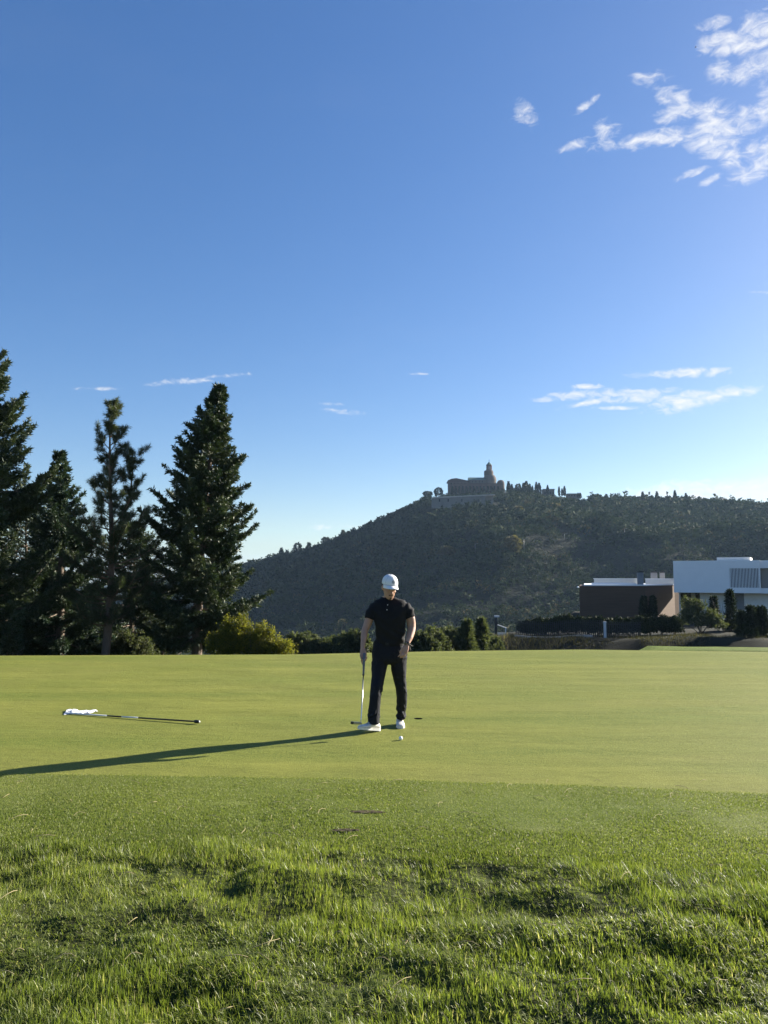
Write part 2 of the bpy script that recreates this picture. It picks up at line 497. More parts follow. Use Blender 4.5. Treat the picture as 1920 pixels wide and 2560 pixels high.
def build_rough_turf():
    xs = np.concatenate([np.linspace(-14, -4, 60)[:-1], np.linspace(-4, 4, 220), np.linspace(4, 14, 60)[1:]]); rows = 95; V = []
    for k in range(rows):
        t = k / (rows - 1); y = .6 + (Yr(xs) + .13 - .6) * t
        V.append(np.stack([xs, y, rough_z(xs, y)], -1))
    V = np.concatenate(V); m = len(xs); i = np.arange((rows - 1) * m).reshape(rows - 1, m)[:, :-1].ravel()
    o = link_mesh('rough_turf', np_mesh('rough_turf', V, np.stack([i, i + 1, i + m + 1, i + m], 1)), M_soil, None, True); tag(o, kind='structure')
build_rough_turf()

CUP = gp(1045.5, 1796.5, .004); CUP_R = .054
def build_green():
    xs = np.concatenate([np.linspace(-24, -8, 17)[:-1], np.linspace(-8, 8, 65)[:-1], np.linspace(8, 26, 19)])
    # grid lines that frame the cup
    xs = np.sort(np.concatenate([xs[np.abs(xs - CUP.x) > .14], [CUP.x - .1, CUP.x + .1]]))
    ts = np.linspace(0, 1, 40)
    V = []; F = []
    bm = bmesh.new()
    yrow = CUP.y
    # rows: absolute y lines near the cup, otherwise spread from near edge to far edge
    rows = [('t', 0.0)]
    ya, yb = yrow - .1, yrow + .1
    for k in range(1, 8): rows.append(('n', k / 8))
    rows.append(('y', ya)); rows.append(('y', yb))
    for k in range(1, 26): rows.append(('f', k / 25))
    def ry(r, x):
        k, v = r
        if k == 't': return float(Yn(x))
        if k == 'n': return float(Yn(x)) * (1 - v) + ya * v
        if k == 'y': return v
        return yb * (1 - v) + float(Yf(x)) * v
    def zz(x, y):
        e = smst(0, .8, Yf(x) - y)
        return .004 - .03 * (1 - float(e))
    grid = [[bm.verts.new((x, ry(r, x), zz(x, ry(r, x)))) for x in xs] for r in rows]
    ia = next(i for i, r in enumerate(rows) if r == ('y', ya)); ja = int(np.argmin(np.abs(xs - (CUP.x - .1))))
    for i in range(len(rows) - 1):
        for j in range(len(xs) - 1):
            if i == ia and j == ja: continue
            bm.faces.new((grid[i][j], grid[i][j + 1], grid[i + 1][j + 1], grid[i + 1][j]))
    n = 32; circ = []; sq = []
    for k in range(n):
        a = 2 * math.pi * (k + .5) / n; c, s = math.cos(a), math.sin(a); q = .1 / max(abs(c), abs(s))
        circ.append(bm.verts.new((CUP.x + CUP_R * c, CUP.y + CUP_R * s, .004)))
        sq.append(bm.verts.new((CUP.x + q * c, CUP.y + q * s, .004)))
    for k in range(n):
        bm.faces.new((sq[k], sq[(k + 1) % n], circ[(k + 1) % n], circ[k]))
    cs = [(.1, .1), (-.1, .1), (-.1, -.1), (.1, -.1)]
    for qx, qy in cs:
        near2 = sorted(sq, key=lambda v: (v.co.x - CUP.x - qx) ** 2 + (v.co.y - CUP.y - qy) ** 2)[:2]
        c = bm.verts.new((CUP.x + qx, CUP.y + qy, .004)); bm.faces.new((near2[0], near2[1], c))
    bmesh.ops.recalc_face_normals(bm, faces=bm.faces)
    me = bpy.data.meshes.new('putting_green'); bm.to_mesh(me); bm.free()
    if me.polygons[0].normal.z < 0: me.flip_normals()
    m = turf_material('mown green', (.112, .132, .026), (.180, .186, .039), (.148, .152, .040), 1.3, 90, .012)
    o = link_mesh('putting_green', me, m); tag(o, kind='structure')
    # the cup sunk into the green
    mb = MB(); s = 28
    inner = [(CUP_R - .001, .0035), (CUP_R - .001, -.15)]
    vs = []; fs = []
    for r, z in ((CUP_R - .0005, .001), (CUP_R - .0005, -.15)):
        for k in range(s):
            a = 2 * math.pi * k / s; vs.append((CUP.x + r * math.cos(a), CUP.y + r * math.sin(a), z))
    for k in range(s): fs.append((k, s + k, s + (k + 1) % s, (k + 1) % s))
    fs.append(tuple(range(s, 2 * s)))
    mb.add(vs, fs)
    c = mb.build('hole_cup', mat('cup wall', (.03, .03, .028), .8, .1, var=(.05, .045, .035), scale=30))
    c.location = (0, 0, 0)
    tag(c, 'dark round golf hole in the green beside the right foot', 'golf hole')
build_green()

def build_fringe():
    xs = np.linspace(-14, 14, 150)
    V = []; nrow = 22
    for k in range(nrow):
        t = k / (nrow - 1)
        y = (Yr(xs) - .12) * (1 - t) + (Yn(xs) + .012) * t
        k = smst(0, .35, y - Yr(xs))
        V.append(np.stack([xs, y, (rough_z(xs, y) + .006) * (1 - k) + .008 * k + (fbm(xs * 2, y * 2, 2) - .5) * .012 * np.sin(t * 3.14)], -1))
    V = np.concatenate(V); m = len(xs)
    i = np.arange((nrow - 1) * m).reshape(nrow - 1, m)[:, :-1].ravel()
    me = np_mesh('fringe', V, np.stack([i, i + 1, i + m + 1, i + m], 1))
    o = link_mesh('fringe', me, turf_material('fringe turf', (.098, .122, .026), (.140, .160, .038), (.130, .138, .044), 1.6, 70, .02), None, True)
    tag(o, kind='structure')
build_fringe()
def build_far_fringe():
    xs = np.linspace(-24, 26, 160); V = []
    prof = [(-.02, -.03), (.05, .02), (.22, .042), (.55, .045), (.9, .0), (1.5, -.2), (2.6, -.45)]
    up = smst(6.5, 13, xs)
    for dy, z in prof:
        V.append(np.stack([xs, Yf(xs) + dy, np.where(up > 0, np.where(z > 0, z * 1.1 * up - dy * .13 * (1 - up), z), -.03 - max(dy, 0) * .15) + (vnoise(xs * 3, dy * 5 + xs * 0) - .5) * .015], -1))
    V = np.concatenate(V); m = len(xs); nrow = len(prof)
    i = np.arange((nrow - 1) * m).reshape(nrow - 1, m)[:, :-1].ravel()
    me = np_mesh('far_fringe', V, np.stack([i, i + 1, i + m + 1, i + m], 1))
    o = link_mesh('far_fringe', me, turf_material('far fringe turf', (.085, .115, .022), (.12, .15, .030), (.11, .12, .03), 1.6, 40, .02), None, True)
    tag(o, kind='structure')
build_far_fringe()

# ------------------------------------------------------------------ grass
def blades(name, x, y, z, h, w, lean, azim, rnd, mtl, label, cat='grass', curl=.5, seg3=True):
    """every blade its own curved sliver"""
    n = len(x)
    face = np.random.RandomState(5).rand(n) * np.pi
    bx, by = np.cos(face) * w / 2, np.sin(face) * w / 2
    lx, ly = np.cos(azim), np.sin(azim)
    P = np.stack([x, y, z], -1)
    side = np.stack([bx, by, 0 * bx], -1)
    def pt(t):
        f = lean * t ** (1 + curl)
        up = np.sqrt(np.maximum(1 - np.minimum(f, .98) ** 2 * .9, .04)) * t
        return P + np.stack([lx * h * f * .9, ly * h * f * .9, h * up], -1)
    if not seg3:
        V = np.stack([P - side, P + side, pt(1.0)], 1).reshape(-1, 3)
        me = np_mesh(name, V, np.arange(n * 3).reshape(-1, 3), {'rnd': np.repeat(rnd, 3)})
        return tag(link_mesh(name, me, mtl), label, cat, kind='stuff')
    m1, tip = pt(.55), pt(1.0)
    V = np.stack([P - side, P + side, m1 - side * .8, m1 + side * .8, tip], 1).reshape(-1, 3)
    b = np.arange(n) * 5
    nr = b[y < 4.0]; fr = b[y >= 4.0]
    F = np.concatenate([np.stack([nr, nr + 1, nr + 3], 1), np.stack([nr, nr + 3, nr + 2], 1), np.stack([nr + 2, nr + 3, nr + 4], 1), np.stack([fr, fr + 1, fr + 4], 1)])
    me = np_mesh(name, V, F, {'rnd': np.repeat(rnd, 5)})
    o = link_mesh(name, me, mtl)
    tag(o, label, cat, kind='stuff')
    return o
def leaf_material(name, c0, c1, rough=.45, spec=.35, trans=.35, tboost=1.3):
    """leaf or blade: colour runs from c0 to c1 with the attribute rnd; lets light through"""
    m = bpy.data.materials.new(name); m.use_nodes = True
    nt = m.node_tree; N, L = nt.nodes, nt.links; b = N['Principled BSDF']; out = N['Material Output']
    a = N.new('ShaderNodeAttribute'); a.attribute_name = 'rnd'
    cr = N.new('ShaderNodeValToRGB'); L.new(a.outputs['Fac'], cr.inputs[0])
    e = cr.color_ramp.elements; e[0].color = (*c0, 1); e[1].color = (*c1[0], 1) if isinstance(c1, list) else (*c1, 1)
    if isinstance(c1, list):
        e[1].position = .84
        x = cr.color_ramp.elements.new(.97); x.color = (*c1[1], 1)
    L.new(cr.outputs[0], b.inputs['Base Color'])
    b.inputs['Roughness'].default_value = rough; b.inputs['Specular IOR Level'].default_value = spec
    t = N.new('ShaderNodeBsdfTranslucent')
    mm = N.new('ShaderNodeMix'); mm.data_type = 'RGBA'; mm.blend_type = 'MULTIPLY'; mm.inputs[0].default_value = 1
    L.new(cr.outputs[0], mm.inputs[6]); mm.inputs[7].default_value = (tboost * 1.1, tboost * 1.2, tboost * .6, 1); L.new(mm.outputs[2], t.inputs['Color'])
    ms = N.new('ShaderNodeMixShader'); ms.inputs[0].default_value = trans
    L.new(b.outputs[0], ms.inputs[1]); L.new(t.outputs[0], ms.inputs[2]); L.new(ms.outputs[0], out.inputs['Surface'])
    return m
def build_grass():
    rs = np.random.RandomState(11)
    # long rough in front
    n = 330000
    y = 2.3 + (rs.rand(n) ** .72) * 3.3; x = (rs.rand(n) * 2 - 1) * (y * .56 + .35)
    # gather blades into tufts
    cell = .055; jx, jy = (rs.rand(n) - .5) * .0, 0
    cx = np.floor(x / cell); cy = np.floor(y / cell); hx = vnoise(cx * 3.7, cy * 5.1); hy = vnoise(cx * 9.1 + 5, cy * 2.3)
    px = (cx + .2 + .6 * hx) * cell; py = (cy + .2 + .6 * hy) * cell
    k = .45 * rs.rand(n)
    tx, ty = x, y
    x = x * (1 - k) + px * k; y = y * (1 - k) + py * k
    edge = Yr(x) + (fbm(x * 3, y * 0 + 4, 3) - .5) * .22
    bare = fbm(x * 1.9 + 40, y * 2.6 + 12, 3)
    keep = (y < edge) & (bare > .03 + .07 * rs.rand(n))
    x, y, bare = x[keep], y[keep], bare[keep]; n = len(x)
    hm = fbm(x * 1.3 + 9, y * 1.8 + 2, 3); hc = fbm(x * 7, y * 7, 2)
    h = (.032 + .030 * np.clip((hm - .32) * 2.4, 0, 1) + .035 * (hc - .5)) * (.40 + 1.05 * rs.rand(n) ** 1.4) * (.62 + .38 * smst(.28, .5, bare))
    h *= .62 + .38 * smst(0, .35, Yr(x) - y)
    w = (.0021 + .0028 * rs.rand(n)) * (1 + .22 * np.clip(y - 3.2, 0, 3))
    azim = 2.6 + (fbm(x * 2.2, y * 2.6 + 30, 2) - .5) * 5.0 + rs.randn(n) * 1.15
    lean = np.clip(.68 + (fbm(x * 3.0 + 7, y * 3.0, 2) - .45) * 1.4 + .38 * rs.randn(n), .05, 1.35)
    rnd = np.clip(.10 + .75 * fbm(x * .9 + 20, y * .9, 3) * rs.rand(n) * 1.5 , 0, .84)
    dry = rs.rand(n) < .035; rnd = np.where(dry, .90 + .1 * rs.rand(n), rnd)
    blades('rough_grass', x, y, rough_z(x, y) - .004, h, w, lean, azim, rnd,
           leaf_material('rough blades', (.046, .074, .016), [(.215, .240, .048), (.46, .40, .22)], .45, .35, .40, 1.5),
           'long rough grass in tufts filling the foreground')
    # short fringe between the rough and the green
    n = 235000
    x = (rs.rand(n) * 2 - 1) * 4.3; t = rs.rand(n)
    y = (Yr(x) - .35) * (1 - t) + (Yn(x) + .02 + .05 * rs.rand(n) ** 3 + .03 * (vnoise(x * 5, x * 0) - .5)) * t
    bare = fbm(x * 1.5 + 70, y * 3 + 3, 3)
    patch = np.zeros(n)
    for (ppx, ppy, sx, sy) in ((920, 2032, .13, .055), (868, 2082, .11, .045), (1560, 2020, .22, .05), (545, 2010, .2, .02), (640, 2057, .16, .05), (1350, 2075, .2, .06)):
        c = gp(ppx, ppy); patch = np.maximum(patch, np.exp(-(((x - c.x) / sx) ** 2 + ((y - c.y) / sy) ** 2) * 1.6))
    keep = (np.abs(x) < y * .55 + .3) & (rs.rand(n) > patch * .85) & (bare > .16 + .1 * rs.rand(n))
    x, y, t = x[keep], y[keep], t[keep]; n = len(x)
    h = (.008 + .010 * rs.rand(n)) * (1.25 - .5 * t)
    rnd = np.clip(.1 + fbm(x * 1.2 + 3, y * 1.2, 3) * rs.rand(n) * 1.4, 0, .84); rnd = np.where(rs.rand(n) < .03, .9 + .1 * rs.rand(n), rnd)
    blades('fringe_grass', x, y, np.full(n, .006), h, .0035 + .003 * rs.rand(n), np.clip(.5 + .3 * rs.randn(n), .05, .95), rs.rand(n) * 6.28, rnd,
           leaf_material('fringe blades', (.085, .115, .024), [(.200, .225, .050), (.44, .38, .20)], .5, .3, .35, 1.3),
           'short mown fringe grass between the rough and the green', seg3=False)
    # dry straws lying about
    n = 150
    y = 2.6 + rs.rand(n) * 4.0; x = (rs.rand(n) * 2 - 1) * y * .55
    a = rs.rand(n) * 6.28; l = .04 + .10 * rs.rand(n)
    zz = np.where(y < Yr(x), rough_z(x, y) + .03 + .02 * rs.rand(n), .016)
    c, s = np.cos(a), np.sin(a); bend = (rs.rand(n) - .5) * .05
    pts = []
    for q in (0, .33, .66, 1):
        pts.append(np.stack([x + c * l * (q - .5) - s * bend * math.sin(q * 3.14), y + s * l * (q - .5) + c * bend * math.sin(q * 3.14), zz + .014 * math.sin(q * 3.14)], -1))
    sd = np.stack([-s * .0014, c * .0014, 0 * s], -1)
    V = np.concatenate([np.stack([p - sd, p + sd, p + np.array([0, 0, .0028])], 1) for p in pts], 1).reshape(-1, 3)
    F = []
    for i in range(n):
        b = i * 12
        for q in range(3):
            for k in range(3):
                u, v = b + q * 3 + k, b + q * 3 + (k + 1) % 3; F.append((u, v, v + 3, u + 3))
    o = link_mesh('dry_straw', np_mesh('dry_straw', V, F), mat('straw', (.42, .35, .19), .7, .2, trans=.2))
    tag(o, 'pale dry straws scattered over the grass', 'straw', kind='stuff')
build_grass()

def divot(px, py, w, d, label, seed):
    c = gp(px, py); rs = random.Random(seed); n = 22; vs = [Vector((0, 0, -.004))]; fs = []
    for r, z in ((.35, -.002), (.7, .004), (1.0, -.004)):
        for k in range(n):
            a = 2 * math.pi * k / n; q = r * (1 + .35 * (vnoise(np.array([k * 1.7 + seed]), np.array([r * 9.0]))[0] - .5) * 1.6)
            vs.append(Vector((w * q * math.cos(a), d * q * math.sin(a), z * .5 + rs.uniform(-.003, .004))))
    for k in range(n): fs.append((0, 1 + k, 1 + (k + 1) % n))
    for i in range(2):
        for k in range(n): a, b = 1 + i * n + k, 1 + i * n + (k + 1) % n; fs.append((a, a + n, b + n, b))
    o = MB().add(vs, fs).build('divot', M_div, None, True); o.location = (c.x, c.y, .0135)
    tag(o, label, 'divot')
M_div = mat('bare turf scar', (.115, .088, .060), .95, .1, var=(.030, .028, .016), scale=14, detail=6)
divot(922, 2034, .12, .030, 'bare earth scar in the fringe, upper of two', 3)
divot(866, 2080, .10, .024, 'bare earth scar at the rough edge, lower of two', 8)
# ------------------------------------------------------------------ trees
def unit(v): return v / np.maximum(np.linalg.norm(v, axis=-1, keepdims=True), 1e-9)
def slivers(base, direc, length, width, rs, bend=.0):
    """one thin triangle per needle spray or leaf; base (n,3), direc (n,3)"""
    n = len(base); r = unit(rs.randn(n, 3)); side = unit(np.cross(direc, r)) * (width / 2)[:, None]
    tip = base + direc * length[:, None]
    mid = base + direc * (length * .4)[:, None]
    V = np.stack([base - side * .9, mid + side * 1.3, tip], 1).reshape(-1, 3)
    return V, np.arange(n * 3).reshape(-1, 3)
def limb_mesh(paths):
    mb = MB()
    for pts, rad, seg in paths: mb.tube(pts, rad, seg)
    return mb
M_bark = mat('bark', (.11, .085, .065), .9, .1, var=(.19, .155, .125), scale=3, detail=6, bump=.8, bscale=9, stretch=(4, 4, .7), bdist=.03)
M_pinebark = mat('pine bark', (.13, .09, .065), .9, .1, var=(.20, .14, .10), scale=4, detail=6, bump=.8, bscale=12, stretch=(4, 4, 1), bdist=.03)
M_spruce = leaf_material('spruce needles', (.020, .038, .018), (.066, .082, .034), .55, .3, .12, 1.3)
M_spruce2 = leaf_material('blue green needles', (.019, .040, .022), (.056, .078, .038), .55, .3, .12, 1.3)
M_pine = leaf_material('pine needles', (.030, .046, .022), (.085, .098, .044), .5, .35, .22, 1.3)

def spruce(name, label, foot, H, prof, seed, needles=60000, h0=.12, upturn=.5, trunk_r=.16, mtl=None, lean=(0, 0), cat='tree', group=None, gap=.0, kx=(1, 1), sz=1.0, whorl=.2, etop=.6):
    """prof(t) -> radius of the crown at height fraction t; kx = reach to the left, to the right"""
    rs = np.random.RandomState(seed)
    root = empty(name, foot)
    L_ = np.array([lean[0], lean[1], 0.0])
    ax = lambda t: np.array([lean[0] * t * t, lean[1] * t * t, H * t])
    limbs = [([Vector((0, 0, -.4)), *[Vector(ax(t)) + Vector((rs.randn() * .03, rs.randn() * .03, 0)) * (t > 0) for t in (0, .2, .4, .6, .8, .97)]],
              [trunk_r * 1.25, trunk_r * 1.08, trunk_r * .88, trunk_r * .66, trunk_r * .44, trunk_r * .22, .012], 10)]
    B, D, Ln = [], [], []
    t = h0
    cand = []
    while t < .985:
        k = rs.randint(4, 7)
        a0 = rs.rand() * 6.28
        for i in range(k):
            cand.append((min(t + rs.randn() * .004, .985), a0 + 6.28 * i / k + rs.randn() * .3))
        t += (whorl + .12 * rs.rand()) / H * (1.0 - .35 * t) * 1.25
    for (t, a) in cand:
        if rs.rand() < gap: continue
        Rm = prof(t)
        sidek = kx[1] if math.cos(a) > 0 else kx[0]
        L = Rm * (.62 + .50 * rs.rand() ** 1.3) * (1 + (sidek - 1) * abs(math.cos(a)))
        if rs.rand() < .12: L *= 1.18
        L = max(L, .10)
        e0 = -.22 + etop * t + rs.randn() * .12
        out = np.array([math.cos(a), math.sin(a), 0])
        m = 9; s = np.linspace(0, 1, m)
        up = upturn * (.35 + .5 * rs.rand())
        path = ax(t) + out * (L * s)[:, None] + np.array([0, 0, 1.0]) * (L * (math.tan(e0) * s - .10 * np.sin(s * 3.14) + up * s ** 2.2))[:, None]
        yaw = rs.randn() * .25
        swing = np.array([-math.sin(a), math.cos(a), 0])
        path = path + swing * (L * yaw * s ** 2)[:, None]
        limbs.append(([Vector(path[0]), Vector(path[4]), Vector(path[7])], [.010 + .012 * L, .007 + .006 * L, .004], 4))
        tang = unit(np.gradient(path, axis=0))
        nt = int(6 + 13 * L)
        for q in range(nt):
            f = .12 + .88 * (q + rs.rand()) / nt
            x = f * (m - 1); i0 = min(int(x), m - 2); p = path[i0] * (1 - x + i0) + path[i0 + 1] * (x - i0); td = tang[min(i0 + 1, m - 1)]
            sd = swing * (1 if q % 2 else -1)
            tl = (.10 + .34 * L * (1 - f) ** .8 * (.6 + .6 * rs.rand())) * min(1, .4 + f * 2)
            tw = td * (.75 + .2 * rs.rand()) + sd * (.75 * rs.rand() + .25) + np.array([0, 0, rs.randn() * .22 - .12])
            tw = tw / np.linalg.norm(tw)
            B.append(np.concatenate([p, p + tw * tl])); D.append(tw); Ln.append(tl)
        B.append(np.concatenate([path[-3], path[-1]])); D.append(tang[-1]); Ln.append(.15 + .1 * L)
    B = np.array(B); D = np.array(D); Ln = np.array(Ln)
    pr = (Ln + .06) / (Ln + .06).sum()
    idx = rs.choice(len(B), needles, p=pr); u = rs.rand(needles)
    base = B[idx, :3] * (1 - u)[:, None] + B[idx, 3:] * u[:, None] + rs.randn(needles, 3) * .018
    dr = unit(D[idx] * .85 + rs.randn(needles, 3) * .55)
    V, F = slivers(base, dr, (.09 + .12 * rs.rand(needles)) * sz, (.035 + .030 * rs.rand(needles)) * sz, rs)
    r = np.clip(rs.rand(needles) * .7 + (vnoise(base[:, 0] * 2.0 + 50, base[:, 2] * 2.0 + base[:, 1]) - .4) * .8, 0, 1)
    link_mesh('crown', np_mesh('crown', V, F, {'rnd': np.repeat(r, 3)}), mtl or M_spruce, root)
    limb_mesh(limbs).build('trunk', M_bark, root, True)
    tag(root, label, cat, group)
    return root
def foot_at(px, Y):
    d = ray(px, 1600); x = d.x * Y / d.y
    return Vector((x, Y, zg1(x, Y) - .05))
def top_H(px, py, Y, foot): return at(px, py, Y).z - foot.z

# the big spruce
f = foot_at(492, 29.5)
spruce('spruce_tree', 'tall dense spruce with pale bare trunk foot, rightmost of the big conifers', f, top_H(538, 958, 29.5, f),
       lambda t: np.interp(t, [0, .12, .22, .36, .53, .7, .79, .876, .95, 1], [1.5, 2.0, 2.25, 2.1, 1.8, 1.25, .88, .55, .24, .05]), 3, 150000, h0=.11, upturn=.5, trunk_r=.20, lean=(.72, 0), kx=(1.05, .95), whorl=.15, sz=1.0)
# leftmost giant, its stem just beyond the frame
f = foot_at(-55, 27.0)
spruce('spruce_tree', 'huge dark spruce cut by the left edge with long upswept boughs', f, top_H(-40, 868, 27.0, f),
       lambda t: np.interp(t, [0, .1, .3, .53, .58, .67, .8, .95, 1], [2.3, 2.7, 2.5, 2.1, 1.85, 1.25, 1.1, .5, .05]), 8, 105000, h0=.10, upturn=.75, trunk_r=.24, gap=.30, whorl=.26, kx=(1, 1.1), sz=1.0)
f = foot_at(150, 31.0)
spruce('spruce_tree', 'slim dark spruce with a pointed tip between the giant and the pine', f, top_H(136, 1122, 31.0, f),
       lambda t: np.interp(t, [0, .1, .3, .5, .7, .85, 1], [1.9, 2.3, 2.0, 1.5, .85, .4, .05]), 21, 70000, h0=.1, upturn=.6, trunk_r=.17, mtl=M_spruce2, lean=(-.3, 0))
f = foot_at(330, 34.0)
spruce('spruce_tree', 'low broad dark spruce in the shade behind the pine', f, top_H(330, 1310, 34.0, f),
       lambda t: np.interp(t, [0, .1, .3, .5, .7, .85, 1], [2.4, 2.8, 2.7, 2.2, 1.5, .9, .1]), 33, 45000, h0=.08, upturn=.5, trunk_r=.15)
f = foot_at(55, 33.5)
spruce('spruce_tree', 'dark spruce half hidden behind the giant at the left edge', f, top_H(40, 1230, 33.5, f),
       lambda t: np.interp(t, [0, .1, .3, .5, .7, .85, 1], [2.6, 3.0, 2.8, 2.3, 1.6, .9, .1]), 35, 45000, h0=.05, upturn=.5, trunk_r=.15)

def pine(name, label, foot, H, seed, px_lean):
    rs = np.random.RandomState(seed); root = empty(name, foot)
    def stem(t): return np.array([px_lean * t + .10 * math.sin(t * 5), .1 * math.sin(t * 4), H * t])
    limbs = [([Vector((0, 0, -.4))] + [Vector(stem(t)) for t in np.linspace(0, 1, 12)], [.19, .16, .15, .14, .13, .115, .10, .085, .07, .055, .04, .028, .012], 9)]
    tufts = []
    def bough(p0, a, e, L, r0, curve_up=.35, n=6):
        out = np.array([math.cos(a), math.sin(a), 0]); s = np.linspace(0, 1, 8)
        path = p0 + out * (L * math.cos(e) * s)[:, None] + np.array([0, 0, 1.]) * (L * (math.sin(e) * s + curve_up * s ** 2.5))[:, None] + rs.randn(8, 3) * .02 * L * s[:, None]
        limbs.append(([Vector(p) for p in path[::1]], list(np.linspace(r0, .008, 8)), 5))
        tg = unit(np.gradient(path, axis=0))
        tufts.append((path[-1], tg[-1]))
        for k in range(n):
            f = .38 + .6 * rs.rand(); i = min(int(f * 7), 6); p = path[i] + (path[i + 1] - path[i]) * (f * 7 - i)
            d = unit(tg[i] * .7 + rs.randn(3) * .5 + np.array([0, 0, .35])); l = (.18 + .22 * rs.rand()) * min(1, .5 + L * .4)
            limbs.append(([Vector(p), Vector(p + d * l)], [.010, .005], 4)); tufts.append((p + d * l, d)); tufts.append((p + d * l * .55, d))
        return path
    for t in np.linspace(.16, .985, 62):
        k = 1 if t > .5 else 2
        for j in range(k):
            a = rs.rand() * 6.28
            if t > .62: L = .25 + .55 * rs.rand() * np.interp(t, [.62, .8, 1], [1.5, 1.0, .4])
            else: L = np.interp(t, [.16, .3, .5, .62], [1.9, 2.0, 1.7, 1.2]) * (.55 + .55 * rs.rand())
            bough(stem(t), a, np.interp(t, [.16, .4, .7, 1], [-.12, .12, .5, 1.0]) + rs.randn() * .15, L, .012 + .014 * L, .25 + .2 * rs.rand(), int(4 + 4.5 * L))
    # second leader rising on the right
    q0 = stem(.50); q = [q0, q0 + np.array([.35, 0, .55]), q0 + np.array([.62, .05, 1.4]), q0 + np.array([.68, .05, 2.3]), q0 + np.array([.78, 0, 3.05])]
    q = np.array(q)
    limbs.append(([Vector(p) for p in q], [.06, .05, .038, .025, .01], 6))
    for k in range(26):
        f = .25 + .75 * k / 25; i = min(int(f * 4), 3); p = q[i] + (q[i + 1] - q[i]) * (f * 4 - i)
        bough(p, rs.rand() * 6.28, .45 + rs.randn() * .15, .25 + .45 * rs.rand() * (1.25 - f * .7), .012, .3, 4)
    tufts.append((q[-1], np.array([.1, 0, 1.]))); tufts.append((stem(1.0), np.array([0, 0, 1.]))); tufts.append((stem(.99), np.array([0, 0, 1.])))
    B = np.array([t[0] for t in tufts]); D = unit(np.array([t[1] for t in tufts])); per = 44
    base = np.repeat(B, per, 0) - np.repeat(D, per, 0) * (rs.rand(len(B) * per) * .16)[:, None]
    dr = unit(np.repeat(D, per, 0) * .75 + unit(rs.randn(len(B) * per, 3)) * .95)
    n = len(base)
    V, F = slivers(base, dr, .13 + .09 * rs.rand(n), .011 + .007 * rs.rand(n), rs)
    r = np.clip(rs.rand(n) * .8 + .2 * (base[:, 2] > H * .5), 0, 1)
    link_mesh('crown', np_mesh('crown', V, F, {'rnd': np.repeat(r, 3)}), M_pine, root)
    limb_mesh(limbs).build('trunk', M_pinebark, root, True)
    tag(root, label, 'tree')
    print('pine tufts', len(B))
    return root
f = foot_at(262, 28.0)
pine('pine_tree', 'open two-topped pine with long needle tufts and reddish trunk', f, top_H(268, 1020, 28.0, f), 5, .08)

def bush(name, label, foot, lobes, n, mtl, seed, leaf=(.05, .08), cat='bush', group=None, stems=5, clump=.55):
    """leaf-sized faces gathered on twigs through uneven lobes; lobes (dx, dy, dz, rx, ry, rz)"""
    rs = np.random.RandomState(seed); root = empty(name, foot); limbs = []
    lob = np.array(lobes, float); vol = lob[:, 3] * lob[:, 4] * lob[:, 5]; pr = vol ** .8 / (vol ** .8).sum()
    nt = max(30, n // 22); li = rs.choice(len(lob), nt, p=pr)
    d = unit(rs.randn(nt, 3)); d[:, 2] = np.abs(d[:, 2]) * 1.15 - .45; rad = rs.rand(nt) ** .45 * (.75 + .45 * rs.rand(nt))
    C = lob[li, :3] + d * rad[:, None] * lob[li, 3:]
    C[:, 2] = np.maximum(C[:, 2], .08)
    tw = unit(d + np.array([0, 0, .7]) + rs.randn(nt, 3) * .3)
    idx = rs.randint(0, nt, n); ext = np.mean(lob[:, 3:]) * .30 * clump
    u = rs.rand(n)
    base = C[idx] + tw[idx] * ((u - .5) * ext * 2.2)[:, None] + rs.randn(n, 3) * ext * .38
    dr = unit(rs.randn(n, 3) + tw[idx] * .4)
    l = leaf[0] + (leaf[1] - leaf[0]) * rs.rand(n)
    V, F = slivers(base, dr, l, l * (.5 + .2 * rs.rand(n)), rs)
    r = np.clip(rs.rand(nt)[idx] * .6 + rs.rand(n) * .5 - .05, 0, 1)
    link_mesh('crown', np_mesh('crown', V, F, {'rnd': np.repeat(r, 3)}), mtl, root)
    for k in range(stems):
        c = C[rs.randint(nt)]
        limbs.append(([Vector((rs.randn() * .06, rs.randn() * .06, -.2)), Vector((c[0] * .35, c[1] * .35, c[2] * .5)), Vector(c)], [.035, .022, .006], 5))
    limb_mesh(limbs).build('trunk', M_bark, root, True)
    tag(root, label, cat, group)
    return root
M_yellow = leaf_material('autumn yellow green leaves', (.045, .060, .014), (.20, .175, .030), .6, .15, .45, 1.5)
M_dark = leaf_material('dark shrub leaves', (.014, .022, .010), (.045, .055, .020), .65, .12, .2, 1.3)
M_olive = leaf_material('olive shrub leaves', (.036, .048, .026), (.115, .122, .060), .65, .12, .3, 1.4)
f = foot_at(630, 27.5)
bush('autumn_bush', 'sunlit yellow-green bush at the green edge right of the big spruce', f,
     [(-.75, 0, .80, .55, .5, .75), (-.35, .1, 1.25, .30, .4, .55), (.10, .1, .75, .5, .5, .65), (.35, 0, 1.05, .22, .3, .42), (.75, 0, .55, .45, .5, .5), (1.1, 0, .45, .40, .5, .42), (-1.25, 0, .6, .4, .5, .6), (-.6, 0, .35, 1.0, .5, .45), (.6, 0, .30, .9, .5, .40), (-.85, 0, 1.3, .18, .3, .45), (.62, 0, .95, .14, .2, .35)], 26000, M_yellow, 2, (.05, .09), stems=12, clump=.9)
